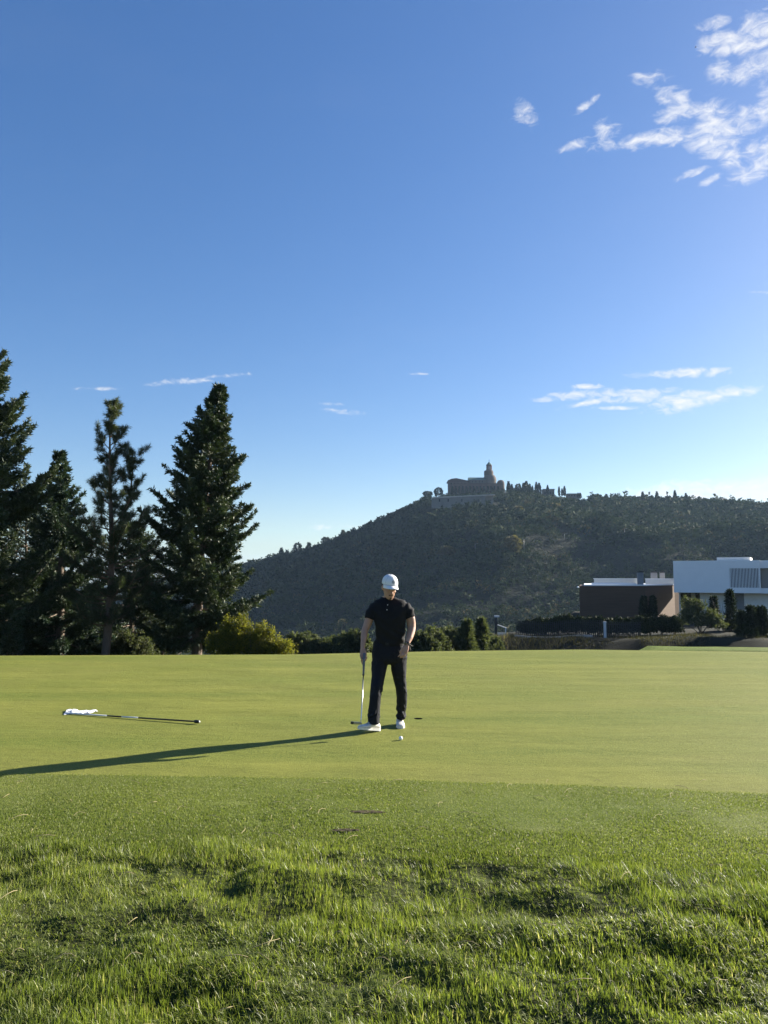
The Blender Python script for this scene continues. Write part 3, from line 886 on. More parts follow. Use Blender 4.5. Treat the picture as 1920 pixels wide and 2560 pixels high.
# dark undergrowth between the trunks
for i, (px, Y, w, h, lab) in enumerate([
    (20, 30.0, 1.5, 1.5, 'dark shrub below the giant spruce at the left edge'), (110, 34.0, 1.6, 1.7, 'dark shrub under the slim spruce'),
    (205, 32.5, 1.2, 1.5, 'dark shrub left of the pine trunk'), (318, 31.5, 1.3, 1.2, 'olive tinted shrub right of the pine trunk'),
    (400, 33.5, 1.5, 1.8, 'dark shrub left of the big spruce trunk'), (548, 31.5, 1.1, 1.7, 'dark shrub right of the big spruce trunk')]):
    f = foot_at(px, Y)
    bush('shrub', lab, f, [(-w * .4, 0, h * .55, w * .6, .7, h * .55), (w * .35, .1, h * .6, w * .6, .7, h * .6), (0, -.1, h * .95, w * .4, .5, h * .4)], 9000,
         M_olive if 'olive' in lab else M_dark, 60 + i, (.06, .11), stems=6)

# young plantation beyond the green, left and right of the golfer
plant = [(742, 46, 1570, 1.0), (770, 50, 1568, .9), (800, 46, 1585, 1.0), (830, 52, 1580, .9), (858, 48, 1572, 1.0), (885, 46, 1562, 1.0), (912, 50, 1590, .8),
         (1052, 44, 1570, 1.1), (1075, 47, 1556, 1.1), (1100, 50, 1550, 1.3), (1130, 48, 1552, 1.3), (1150, 52, 1562, 1.0), (1168, 46, 1548, .7), (1186, 52, 1570, .8), (1204, 50, 1540, .7), (1222, 53, 1574, .9)]
names = {742: 'leftmost', 770: 'second from left', 800: 'third', 830: 'fourth', 858: 'fifth', 885: 'sixth', 912: 'seventh, nearest the golfer\'s elbow'}
rnk = ['first', 'second', 'third', 'fourth', 'fifth', 'sixth', 'seventh', 'eighth', 'ninth']
for i, (px, Y, pt, w) in enumerate(plant):
    f = foot_at(px, Y); H = max(1.6, top_H(px, pt + 9, Y, f))
    if px in (1168, 1204):
        spruce('young_conifer', 'slim young conifer with pointed tip right of the golfer, ' + ('near one' if px == 1168 else 'taller one by the dry bank'), f, H,
               lambda t, w=w: w * 1.15 * (1 - t) ** .8 + .05, 90 + i, 5200, h0=.05, upturn=.6, trunk_r=.05, mtl=M_olive, group='young trees beyond the green', sz=1.7)
        continue
    lab = ('%s young tree from the left in the row left of the golfer' % rnk[i]) if px < 960 else ('%s leafy young tree to the right of the golfer' % rnk[i - 7])
    bush('young_tree', lab, f, [(-.45 * w, 0, H * .50, .85 * w, .7, H * .40), (.45 * w, 0, H * .54, .8 * w, .7, H * .40), (0, 0, H * .78, .62 * w, .6, H * .26), (.5 * w, 0, H * .75, .35 * w, .4, H * .22), (-.5 * w, .1, H * .72, .35 * w, .4, H * .22)],
         9000, M_olive, 120 + i, (.09, .17), 'tree', 'young trees beyond the green', 4)

# dry grass on the bank
def bank_grass():
    rs = np.random.RandomState(3); n = 60000
    y = 47 + rs.rand(n) * 14; a = .045 + rs.rand(n) * .50; x = a * y
    m = fbm(x * .5, y * .5, 3); keep = (m > .40 + .2 * rs.rand(n) - .15 * (a < .14)); x, y, a = x[keep], y[keep], a[keep]; n = len(x)
    lit = (a < .16)  # sun and shade put into blade colour: pale left end, dark remainder
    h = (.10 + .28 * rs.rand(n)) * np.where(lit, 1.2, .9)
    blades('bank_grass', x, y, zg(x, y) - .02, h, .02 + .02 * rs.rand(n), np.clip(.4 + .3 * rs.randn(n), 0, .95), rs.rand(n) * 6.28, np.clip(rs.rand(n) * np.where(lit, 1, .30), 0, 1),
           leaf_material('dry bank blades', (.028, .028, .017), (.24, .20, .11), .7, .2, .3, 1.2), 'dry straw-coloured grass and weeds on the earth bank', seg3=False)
bank_grass()

# ------------------------------------------------------------------ the hill's wood
def far_crowns(pos, H, W, kind, seed, per, szk=1.0):
    """many far trees: leaf clumps in cones (kind 0), domes (1)"""
    rs = np.random.RandomState(seed); n = len(pos)
    t = rs.rand(n, per); a = rs.rand(n, per) * 6.283
    cone = (1 - t) ** .8 * (.55 + .6 * rs.rand(n, per)); dome = np.sqrt(np.clip(1 - (2 * t - .85) ** 2 / 1.35, .02, 1)) * (.45 + .6 * rs.rand(n, per) ** .5)
    r = np.where(kind[:, None] == 0, cone, dome) * (W / 2)[:, None]
    base = np.stack([pos[:, 0:1] + r * np.cos(a), pos[:, 1:2] + r * np.sin(a), pos[:, 2:3] + (.04 + .96 * t) * H[:, None]], -1).reshape(-1, 3)
    N_ = n * per
    dr = unit(np.stack([np.cos(a), np.sin(a), .5 * rs.randn(n, per) + .35], -1).reshape(-1, 3) + rs.randn(N_, 3) * .5)
    sz = szk * np.repeat((H * .11 + W * .15), per) * (.7 + .6 * rs.rand(N_))
    V, F = slivers(base - dr * (sz * .3)[:, None], dr, sz * 1.3, sz * .8, rs)
    return V, F
M_wood = leaf_material('hill wood leaves', (.010, .018, .010), [(.050, .066, .030), (.09, .072, .032)], .8, .05, .08, 1.2)
PER = 30
YW = hill_hit(1165, 1268).y + 3
print('terrace building depth', YW)
def build_wood():
    rs = np.random.RandomState(77); n = 90000
    y = 250 + rs.rand(n) ** .8 * 470; a = -.30 + rs.rand(n) * .95; x = a * y
    t = (y - 230) / 470
    d = fbm(x / 55 + 4, y / 38, 4)
    dens = smst(.50, .66, t) * .95 * (1 - .55 * smst(.08, .16, a) * (1 - smst(.68, .8, t))) + .10 * (1 - smst(.5, .66, t))
    dens = dens + .30 * smst(.06, .12, a) * (1 - smst(.55, .7, t)) * smst(.1, .3, t) + .12 * smst(.15, .3, t)
    dens = dens * smst(.30, .55, d + .22 * smst(.55, .7, t)) + .10 + .22 * smst(.40, .6, fbm(x / 25 + 9, y / 18, 3))
    # hedge lines along the terraces and the top of the right-hand spur
    dens = dens + .35 * (np.sin((y + 9 * np.sin(x / 37)) / 5.2) > .75) * (1 - smst(.5, .6, t)) * smst(.45, .65, fbm(x / 20, y / 20, 3))
    dens = dens + .5 * smst(.1, .2, a) * np.exp(-((y - 486 - 20 * np.sin(a * 30)) / 9) ** 2)
    # leave the monastery terrace open
    keep = rs.rand(n) < dens * .42 * (1 - .45 * smst(.45, .6, t))
    keep &= ~((a > .050) & (a < .165) & (y > YW - 24) & (y < YW + 16))
    low = ((a > .060) & (a < .165) & (y > YW)) | ((a > .15) & (a < .27) & (y > 630))
    keep &= ~(low & (rs.rand(n) < .15)) & ~((a > .06) & (a < .16) & (y > 676))
    x, y, a, t, low = x[keep], y[keep], a[keep], t[keep], low[keep]; n = len(x)
    z = zg(x, y) - .3
    con = (rs.rand(n) < .55 * smst(.45, .6, t) * (1 - .8 * smst(.12, .2, a))).astype(int)
    kind = 1 - con
    H = np.where(kind == 0, 5.0 + 5.0 * rs.rand(n), 3.0 + 4.0 * rs.rand(n)) * (.55 + .55 * smst(.42, .6, t)) * (1 - .40 * smst(.82, .93, t) * (a < .27) + .25 * smst(.9, .97, t) * (a > .27) * rs.rand(n)) * np.where(low, .55, 1.0); W = np.where(kind == 0, H * .55, H * (.9 + .4 * rs.rand(n)))
    V, F = far_crowns(np.stack([x, y, z], -1), H, W, kind, 5, PER)
    ns = 42000; ys = 255 + rs.rand(ns) ** .9 * 330; as_ = -.28 + rs.rand(ns) * .90; xs = as_ * ys
    k = rs.rand(ns) < .35 + .65 * smst(.4, .6, fbm(xs / 9, ys / 7, 3)); xs, ys = xs[k], ys[k]; ns = len(xs)
    Hs = .6 + 1.3 * rs.rand(ns); V2, F2 = far_crowns(np.stack([xs, ys, zg(xs, ys) - .1], -1), Hs, Hs * 1.5, np.ones(ns), 6, 6)
    V = np.concatenate([V, V2]); F = np.concatenate([F, F2 + F.max() + 1])
    tint = np.clip(rs.rand(n) * .55 + .3 * (kind == 1), 0, .84); aut = (kind == 1) & (rs.rand(n) < .08); tint = np.where(aut, .9 + .1 * rs.rand(n), tint)
    o = link_mesh('hill_wood', np_mesh('hill_wood', V, F, {'rnd': np.concatenate([np.clip(np.repeat(tint, PER * 3) + np.repeat(rs.randn(n * PER) * .05, 3), 0, 1), np.repeat(rs.rand(ns) * .7, 18)])}), M_wood)
    tag(o, 'mixed dark wood and scrub covering the far hillside', 'wood', kind='stuff')
    print('hill trees', n)
build_wood()

def far_tree(name, label, pos, H, W, kind, seed, mtl, group=None, per=130, cat='tree'):
    root = empty(name, pos); rs = np.random.RandomState(seed)
    V, F = far_crowns(np.zeros((1, 3)), np.array([H]), np.array([W]), np.array([kind]), seed, per * 3, .72)
    link_mesh('crown', np_mesh('crown', V, F, {'rnd': np.repeat(rs.rand(len(F)), 3)}), mtl, root)
    MB().tube([(0, 0, -1), (0, 0, H * .5), (0, 0, H * .8)], [H * .03, H * .02, .03], 5).build('trunk', M_bark, root)
    tag(root, label, cat, group); return root
M_cyp = leaf_material('cypress', (.010, .017, .009), (.026, .034, .015), .6, .2, .08, 1.2)
def cypress_mesh(seed):
    rs = np.random.RandomState(seed); per = 260; t = rs.rand(per); a = rs.rand(per) * 6.283
    r = np.interp(t, [0, .12, .45, .8, 1], [.35, .9, 1, .55, .03]) * (.7 + .4 * rs.rand(per)) * .09
    base = np.stack([r * np.cos(a), r * np.sin(a), .03 + .95 * t], -1); dr = unit(np.stack([np.cos(a) * .4, np.sin(a) * .4, 1 + 0 * a], -1) + rs.randn(per, 3) * .15)
    V, F = slivers(base - dr * .03, dr, np.full(per, .15), np.full(per, .075), rs)
    me = np_mesh('crown', V, F, {'rnd': np.repeat(rs.rand(per), 3)}); me.materials.append(M_cyp); return me
cyps = [cypress_mesh(k) for k in range(3)]
stem_me = MB().tube([(0, 0, -.1), (0, 0, .9)], [.012, .004], 5).mesh('trunk'); stem_me.materials.append(M_bark)
def cypress(px, ptop, pbase, label, group, Y=None):
    rs = random.Random(int(px * 7))
    Yc = Y or 690.0
    b = at(px, pbase, Yc); H = at(px, ptop, Yc).z - b.z
    root = empty('cypress_tree', b)
    for nm, me in (('crown', cyps[rs.randrange(3)]), ('trunk', stem_me)):
        o = bpy.data.objects.new(nm, me); col.objects.link(o); o.parent = root; wd = rs.uniform(1.0, 1.5) * (2.0 if H < 6 else 1.25); o.scale = (H * wd * .8, H * wd * .8, H)
    tag(root, label, 'cypress', group)
ORD = ['first', 'second', 'third', 'fourth', 'fifth', 'sixth', 'seventh', 'eighth', 'ninth', 'tenth', 'eleventh', 'twelfth', 'thirteenth', 'fourteenth']
for k, (zx, zt) in enumerate(((165, 125), (183, 142), (252, 135), (268, 125), (287, 140), (303, 150), (325, 130), (341, 135), (390, 147), (456, 155), (473, 165), (487, 152), (565, 190), (577, 190))):
    cypress(1200 + zx / 2.304, 1150 + zt / 2.304, 1150 + (208 if zx < 520 else 224) / 2.304, '%s cypress from the church in the hilltop row right of it' % ORD[k], 'hilltop cypresses right of the monastery')
for zx, zt, lab in ((727, 197, 'lone cypress spire on the ridge, first right of the low wall'), (780, 195, 'broader cypress beside the lone spire on the ridge'), (938, 185, 'cypress rising beside the small ridge hut'),
                    (1020, 183, 'cypress on the ridge midway above the villa chimneys'), (1124, 177, 'tallest cypress on the ridge above the white villa'), (1187, 192, 'rightmost thin cypress on the ridge')):
    cypress(1200 + zx / 2.304, 1150 + zt / 2.304, 1150 + 250 / 2.304, lab, None)
for k, zx in enumerate((300, 330, 362, 395, 430, 462, 500, 535, 562, 595, 628, 668, 722, 760)):
    cypress(1050 + zx / 3.687, 1120 + (352 + (k * 37 % 23)) / 3.687, 1120 + 425 / 3.687, '%s small cypress from the left in the row before the church' % ORD[k], 'cypresses before the monastery wall', 668.0)
# single trees that stand out
M_pinefar = leaf_material('far pine', (.012, .020, .010), (.032, .042, .018), .6, .2, .1, 1.2)
M_aut = leaf_material('far autumn crown', (.050, .045, .022), (.105, .085, .038), .6, .2, .3, 1.3)
for i, (px, py, h, w, lab) in enumerate([(703, 1392, 9, 6, 'dark pine lowest on the left skyline of the hill'), (744, 1374, 11, 7, 'tall tiered pine on the left skyline of the hill'), (772, 1372, 9, 8, 'rounded pine right of the tiered one on the skyline'),
        (815, 1352, 9, 8, 'dark pine midway up the left skyline'), (858, 1328, 9, 9, 'broad pine on the skyline left of the retaining wall')]):
    p = at(px, py + 14, 698); p.z = zg1(p.x, p.y) - .3
    far_tree('ridge_pine', lab, p, h, w, i % 2, 300 + i, M_pinefar, 'pines on the left skyline')
for i, (px, py, h, w, lab) in enumerate([(1282, 1383, 9, 9, 'tan autumn tree in the middle of the hillside'), (1118, 1393, 6, 9, 'rusty low tree left of the tan autumn tree'), (1646, 1330, 6, 6, 'yellowish tree on the spur above the villa'), (1294, 1292, 7, 8, 'pale round tree just below the monastery'), (1390, 1286, 8, 10, 'olive gold tree below the cypress row')]):
    p = hill_hit(px, py); far_tree('autumn_tree', lab, p, h, w, 1, 330 + i, M_aut, None, 160)

# lamp posts on the hill road
M_post = mat('galvanised post', (.30, .30, .29), .5, .4, .5, var=(.22, .22, .22), scale=2)
posts = [(747.5, 1404, 1424, 'lamp post far left on the hillside below the skyline'), (892, 1389, 1412, 'lamp post on the hillside left above the cap'), (1036, 1366, 1392, 'lamp post on the hillside right above the cap'),
         (1188, 1360, 1384, 'lamp post in the wood below the retaining wall'), (1310, 1348, 1376, 'lamp post beside the tan autumn tree'), (1412, 1335, 1352, 'lamp post in the dark wood above the annexe'),
         (1562, 1322, 1344, 'lamp post above the villa chimneys'), (1709, 1312, 1327, 'lamp post on the spur above the white villa'), (1877, 1300, 1318, 'lamp post on the spur at the right edge')]
for px, p0, p1, lab in posts:
    b = hill_hit(px, p1); H = at(px, p0, b.y).z - b.z
    root = empty('lamp_post', b)
    MB().tube([(0, 0, -.5), (0, 0, H * .5), (0, 0, H)], [.16, .13, .10], 8).build('pole', M_post, root, True)
    MB().tube([(0, 0, H - .05), (.5, 0, H + .12), (1.1, 0, H + .12)], [.07, .06, .05], 6).build('arm', M_post, root)
    MB().box(.9, 1.7, -.18, .18, H + .04, H + .2).build('lamp_head', M_post, root)
    tag(root, lab, 'lamp post', 'lamp posts on the hill')
# ------------------------------------------------------------------ modern villa on the right
M_wht = mat('white render', (.82, .82, .82), .75, .2, var=(.78, .78, .78), scale=1.2, detail=6, bump=.05, bscale=40)
M_wht2 = mat('warm white render', (.70, .69, .66), .8, .2, var=(.62, .61, .58), scale=1.5)
M_brn = mat('brown cladding', (.115, .070, .046), .7, .2, var=(.095, .058, .038), scale=2, detail=5, stretch=(.2, .2, 3))
M_gry = mat('grey chimney', (.24, .24, .25), .7, .2, var=(.20, .20, .21), scale=3)
M_dk = mat('dark metal cap', (.03, .03, .032), .5, .4)
M_glass = mat('dark window glass', (.015, .018, .022), .06, .6)
M_rail = mat('pale glass railing', (.50, .52, .53), .2, .5, trans=.3, tcol=(.6, .63, .65))
M_cur = mat('cream curtain', (.50, .45, .34), .8, .1, var=(.40, .36, .27), scale=8, stretch=(6, 6, .2))

def villa():
    th = R(28); ex = Vector((math.cos(th), -math.sin(th), 0)); ey = Vector((math.sin(th), math.cos(th), 0))
    k4 = lambda zx: 1400 + zx / 3.19
    r4 = lambda zy: 1360 + zy / 3.19
    C = at(k4(1597), 1440, 80.0)
    zroot = -3.35
    root = empty('white_villa', (C.x, C.y, zroot), -th)
    def lx(zx, yl):
        d = ray(k4(zx), 1450); k = d.x / d.y
        return (k * (C.y + yl * ey.y) - (C.x + yl * ey.x)) / (ex.x - k * ex.y)
    zt = at(k4(1597), r4(129), 80).z - zroot; zb = at(k4(1597), r4(393), 80).z - zroot
    xl = lx(906, 0); sl0 = lx(1355, 0); sl1 = lx(1588, 0)
    s0 = zb + (zt - zb) * .165; s1 = zb + (zt - zb) * .755
    D = 8.0
    # cantilevered upper box: walls round a screened opening
    MB().box(xl, sl0, 0, .35, zb + .25, zt - .25).build('front_wall', M_wht, root)
    MB().box(sl0, sl1, 0, .35, s1, zt - .25).build('front_wall', M_wht, root)
    MB().box(sl0, sl1, 0, .35, zb + .25, s0).build('front_wall', M_wht, root)
    MB().box(sl1, 0, 0, .35, zb + .25, zt - .25).build('front_wall', M_wht, root)
    MB().box(xl, .0, 0, D, zt - .25, zt).build('roof_slab', M_wht, root)
    MB().box(xl, .0, 0, D, zb, zb + .25).build('floor_slab', M_wht, root)
    MB().box(xl, xl + .3, .35, D, zb + .25, zt - .25).build('side_wall', M_wht, root)
    MB().box(xl + .3, -.7, D - .3, D, zb + .25, zt - .25).build('back_wall', M_wht, root)
    MB().box(sl0 - .1, sl1 + .1, .36, .46, zb + .26, zt - .26).build('recess_shade', mat('painted recess shade', (.012, .013, .016), .6, .2), root)  # near-black sheet paints the shade of the recess behind the slats
    n = 20
    for i in range(n):
        x = sl0 + (sl1 - sl0) * (i + .5) / n; w = (sl1 - sl0) / n * .23
        MB().box(x - w, x + w, .04, .22, s0 + .002, s1 - .002).build('slat', M_wht, root)
    # balcony end: bands and recessed glazing on the sunlit side
    MB().box(.0, 2.6, .25, D, zt - .82, zt - .02).build('balcony_fascia', M_wht, root)
    MB().box(.0, 2.6, .25, D, zb - .03, zb + .52).build('balcony_parapet', M_wht, root)
    MB().box(.05, 2.4, 1.1, D - .4, zb + .52, zt - .82).build('balcony_room', mat('grey glazing', (.20, .21, .22), .25, .5), root)
    MB().box(xl + 4.2, -1.0, 2.5, D - .5, zt, zt + .38).build('roof_parapet', M_wht2, root)
    # recessed ground floor
    yb = 1.8
    MB().box(lx(1112, yb), lx(1390, yb), yb, yb + 6, 0, zb).build('ground_floor_wall', M_wht2, root)
    MB().box(lx(1390, yb) + .002, lx(1462, yb), yb + .25, yb + 5.8, 0, zb - .01).build('dark_panel', M_gry, root)
    MB().box(lx(1462, yb) + .004, lx(1462, yb) + 6, yb + .02, yb + 6, 0, zb).build('ground_floor_wall', M_wht2, root)
    MB().box(lx(955, yb + .5), lx(1112, yb + .5) - .01, yb + .5, yb + .6, 0, zb).build('window_glass', M_glass, root)
    MB().box(lx(1040, yb + .5), lx(1076, yb + .5), yb + .38, yb + .46, .2, zb - .1).build('curtain', M_cur, root)
    MB().box(lx(955, yb) - .15, lx(955, yb), yb, yb + .3, 0, zb).build('column', M_wht2, root)
    MB().box(xl + .4, lx(955, yb) - .2, yb + 3, yb + 3.2, 0, zb).build('back_glass', M_glass, root)
    tag(root, 'white modern villa with a floating upper box and vertical slat screen', 'house')

    # brown clad annexe in front of it
    Ya = 84.0
    c2 = at(k4(680), r4(324), Ya); c1 = at(k4(153), r4(326), Ya); c3 = at(k4(912), r4(321), 90.6)
    zr2 = -3.4; a = empty('brown_annexe', (c1.x, Ya, zr2)); top = c2.z - zr2
    P = lambda v: (v.x - c1.x, v.y - Ya)
    p1, p2, p3 = P(c1), P(c2), P(c3)
    MB().prism([p1, p2, p3, (p3[0] + 1.5, p3[1] + 1.2), (p3[0] + 1.5, p3[1] + 8), (p1[0] + c1.x * 14.5 / 84, p1[1] + 14)], 0, top - .14).build('wall', M_brn, a)
    MB().prism([(p1[0] + .5, -.06), (p2[0] + .05, -.06), (p3[0] + .03, p3[1] - .06), (p3[0] + 1.5, p3[1] + 1.1), (p3[0] + 1.5, p3[1] + 8), (p1[0] + .5 + c1.x * 14.5 / 84, p1[1] + 14)], top - .135, top).build('roof_fascia', M_wht, a)
    zz = lambda y, Y: at(1500, r4(y), Y).z - zr2
    xx = lambda x, Y: at(k4(x), 1450, Y).x - c1.x
    Yr_ = 86.0
    rail = MB()
    MB().box(xx(272, Yr_), xx(617, Yr_), 2.0, 2.06, top, zz(279, Yr_)).build('railing', M_rail, a)
    MB().box(xx(268, Yr_), xx(617, Yr_), 1.96, 2.10, zz(279, Yr_) + .002, zz(274, Yr_)).build('handrail', M_wht, a)
    MB().box(xx(272, Yr_) - .3, xx(617, Yr_), 1.7, 1.98, top, top + .18).build('kerb', M_wht, a)
    Yq = 90.5
    MB().box(xx(682, Yq), xx(908, Yq), 6.5, 6.56, top, zz(280, Yq)).build('railing', M_rail, a)
    MB().box(xx(682, Yq), xx(908, Yq), 6.46, 6.60, zz(280, Yq) + .002, zz(275, Yq)).build('handrail', M_wht, a)
    for (x0, x1, x2, y0, Y) in ((617, 664, 680, 217, 84.6), (727, 775, 787, 219, 92.0), (799, 834, 850, 221, 93.0)):
        X0, X2 = xx(x0, Y), xx(x2, Y); h = zz(y0, Y); y = Y - Ya
        ch = MB().prism([(X0, y), (xx(x1, Y), y), (X2, y + .75), (X0 + .3, y + 1.0)], top + .004, h - .14).build('chimney', M_gry, a)
        MB().prism([(X0 - .04, y - .05), (xx(x1, Y), y - .05), (X2 + .02, y + .72), (X0 + .3, y + 1.05)], h - .135, h).build('chimney_cap', M_dk, ch)
        MB().prism([(xx(x1, Y) + .02, y + .01), (X2 + .03, y + .70), (X2 - .02, y + .78), (xx(x1, Y) - .04, y + .09)], top + .01, h - .15).build('chimney_lit_side', M_wht, ch)  # white sheet stands in for the sunlit right side of the chimney
    MB().tube([(-.05, -.1, top - .3), (-.25, -.25, top - .25)], [.06, .10], 8).build('floodlight', M_wht, a)
    tag(a, 'dark brown flat-roofed annexe with chimneys and roof railing', 'house')
villa()

# hedge, fence and garden trees before the villa
def gz(px, Y): d = ray(px, 1560); x = d.x * Y / d.y; return Vector((x, Y, zg1(x, Y)))
k4 = lambda zx: 1400 + zx / 3.19
r4 = lambda zy: 1360 + zy / 3.19
hx = [(1318, 62, 1545), (1344, 61.6, 1538), (1370, 62.2, 1541), (1396, 61.8, 1535), (1420, 62, 1528), (1446, 61.7, 1534), (1470, 62.2, 1540), (1496, 62, 1536), (1520, 61.6, 1539), (1545, 62.3, 1537), (1570, 62, 1540), (1596, 61.8, 1534), (1625, 62, 1537), (1655, 62.2, 1532), (1684, 61.8, 1535)]
M_hedge = leaf_material('hedge conifer', (.013, .022, .011), (.042, .050, .021), .65, .12, .12, 1.3)
for i, (px, Y, pt) in enumerate(hx):
    f = gz(px, Y); H = max(1.4, at(px, pt, Y).z - f.z)
    bush('hedge_conifer', '%s conifer counted from the left in the dark hedge below the villa' % ['first', 'second', 'third', 'fourth', 'fifth', 'sixth', 'seventh', 'eighth', 'ninth', 'tenth', 'eleventh', 'twelfth', 'thirteenth', 'fourteenth', 'fifteenth'][i], f,
         [(0, 0, H * .30, .70, .5, H * .40), (.1, 0, H * .68, .45, .4, H * .32), (-.3, 0, H * .5, .45, .4, H * .40), (.35, 0, H * .45, .4, .4, H * .40)], 5200, M_hedge, 400 + i, (.10, .18), 'conifer', 'hedge conifers below the villa', 3)
for (x0, x1, yt, yb, Y, lab, mt, nm, n) in [
    (955, 1295, 395, 700, 64, 'big spreading shrub in front of the white villa', M_olive, 'garden_shrub', 14000),
    (1480, 1560, 505, 690, 60, 'young spruce at the right under the balcony', M_hedge, 'garden_conifer', 0), (1540, 1600, 500, 690, 61, 'second young spruce under the balcony', M_hedge, 'garden_conifer', 0), (1590, 1645, 515, 690, 60.5, 'third young spruce at the right edge', M_hedge, 'garden_conifer', 0),
    (1325, 1400, 375, 690, 66, 'tall thin feathery conifer before the white wall', M_hedge, 'garden_conifer', 0), (1195, 1265, 420, 560, 72, 'dark pointed conifer behind the big shrub', M_hedge, 'garden_conifer', 0),
    (650, 695, 425, 570, 80, 'narrow tree against the brown annexe corner', M_hedge, 'garden_conifer', 0), (720, 768, 425, 570, 80, 'narrow tree right of the annexe corner', M_hedge, 'garden_conifer', 0), (1425, 1475, 545, 690, 61, 'small bushy conifer below the dark panel', M_hedge, 'garden_conifer', 0)]:
    cx = k4((x0 + x1) / 2); f = gz(cx, Y); H = at(cx, r4(yt), Y).z - f.z; W = abs(at(k4(x1), 1500, Y).x - at(k4(x0), 1500, Y).x)
    if n:
        bush(nm, lab, f, [(-W * .22, 0, H * .40, W * .32, 1.0, H * .42), (W * .2, 0, H * .33, W * .34, 1.0, H * .35), (-W * .08, 0, H * .68, W * .22, .8, H * .27), (W * .36, 0, H * .22, W * .2, .8, H * .25), (-W * .33, 0, H * .75, W * .09, .4, H * .25)], n, mt, 500, (.10, .17), 'shrub', None, 9)
    else:
        spruce(nm, lab, f, H, lambda t, W=W: W * .62 * (1 - t) ** .75 + .04, int(cx), 3000, h0=.04, upturn=.7, trunk_r=.05, mtl=mt, cat='conifer', group='garden conifers before the villa', sz=2.0)

# bare sapling beside the feathery conifer
f = gz(k4(1300), 66); s = empty('bare_sapling', f); rs_ = random.Random(4); mb = MB()
for k in range(16):
    a = rs_.uniform(-1, 1) * .5; h = rs_.uniform(1.6, 3.6)
    mb.tube([(0, 0, -.1), (a * h * .3, rs_.uniform(-.2, .2), h * .5), (a * h * .7, rs_.uniform(-.3, .3), h)], [.02, .013, .005], 4)
mb.build('trunk', M_bark, s); tag(s, 'leafless spindly sapling before the white villa wall', 'tree')

# picket fence along the bank top
def fence():
    Y = 60.0; x0 = gz(1290, Y).x; x1 = gz(1600, Y).x; zb = [None]
    o = empty('picket_fence', (x0, Y, 0)); n = 62
    m = mat('dark fence paint', (.030, .033, .035), .6, .3)
    pk = MB().box(-.035, .035, -.012, .012, -.05, 1.25).mesh('picket'); pk.materials.append(m)
    for i in range(n):
        x = (x1 - x0) * i / (n - 1); p = bpy.data.objects.new('picket', pk); col.objects.link(p); p.parent = o; p.location = (x, 0, zg1(x0 + x, Y))
    for h in (.3, 1.05):
        pts = [(( x1 - x0) * k / 12, .03, zg1(x0 + (x1 - x0) * k / 12, Y) + h) for k in range(13)]
        MB().tube(pts, .022, 5).build('rail', m, o)
    tag(o, 'low dark picket fence running below the hedge', 'fence')
    kx0, kx1 = gz(1285, 59.5).x, gz(1480, 59.5).x
    k = MB()
    pts = [(kx0 + (kx1 - kx0) * i / 10, 59.5, zg1(kx0 + (kx1 - kx0) * i / 10, 59.5) - .02) for i in range(11)]
    k.tube(pts, [(.10, .16)] * 11, 8, flat=(0, 0, 1), power=6)
    q = k.build('kerb_wall', mat('concrete kerb', (.33, .33, .32), .9, .1, var=(.25, .25, .24), scale=3)); tag(q, 'low pale concrete kerb under the fence', 'kerb')
fence()
def gate_post():
    Y = 60.0; b = gz(1240, Y); o = empty('gate_post', b); m = mat('pale gate paint', (.55, .56, .57), .5, .3); dk = M_dk
    H = at(1240, 1543, Y).z - b.z
    MB().box(-.10, .08, -.08, .08, -.3, H).build('post', dk, o)
    MB().box(.10, .75, -.05, .05, -.2, .35).build('plinth', m, o)
    MB().tube([(.12, 0, H * .62), (.8, 0, H * .45)], [.04, .04], 6).build('brace', m, o)
    MB().box(.70, .78, -.04, .04, .35, H * .45).build('stile', m, o)
    MB().box(-.12, .25, -.1, .1, H, H + .14).build('lamp', m, o)
    tag(o, 'dark gate post with pale brace standing alone at the hedge end', 'gate post')
    b = gz(1512, 59.6); w = empty('marker_post', b); MB().box(-.09, .09, -.06, .06, -.2, 1.15).build('post', m, w); MB().box(-.11, .11, -.08, .08, 1.152, 1.22).build('cap', m, w)
    tag(w, 'short white post among the fence pickets', 'post')
gate_post()

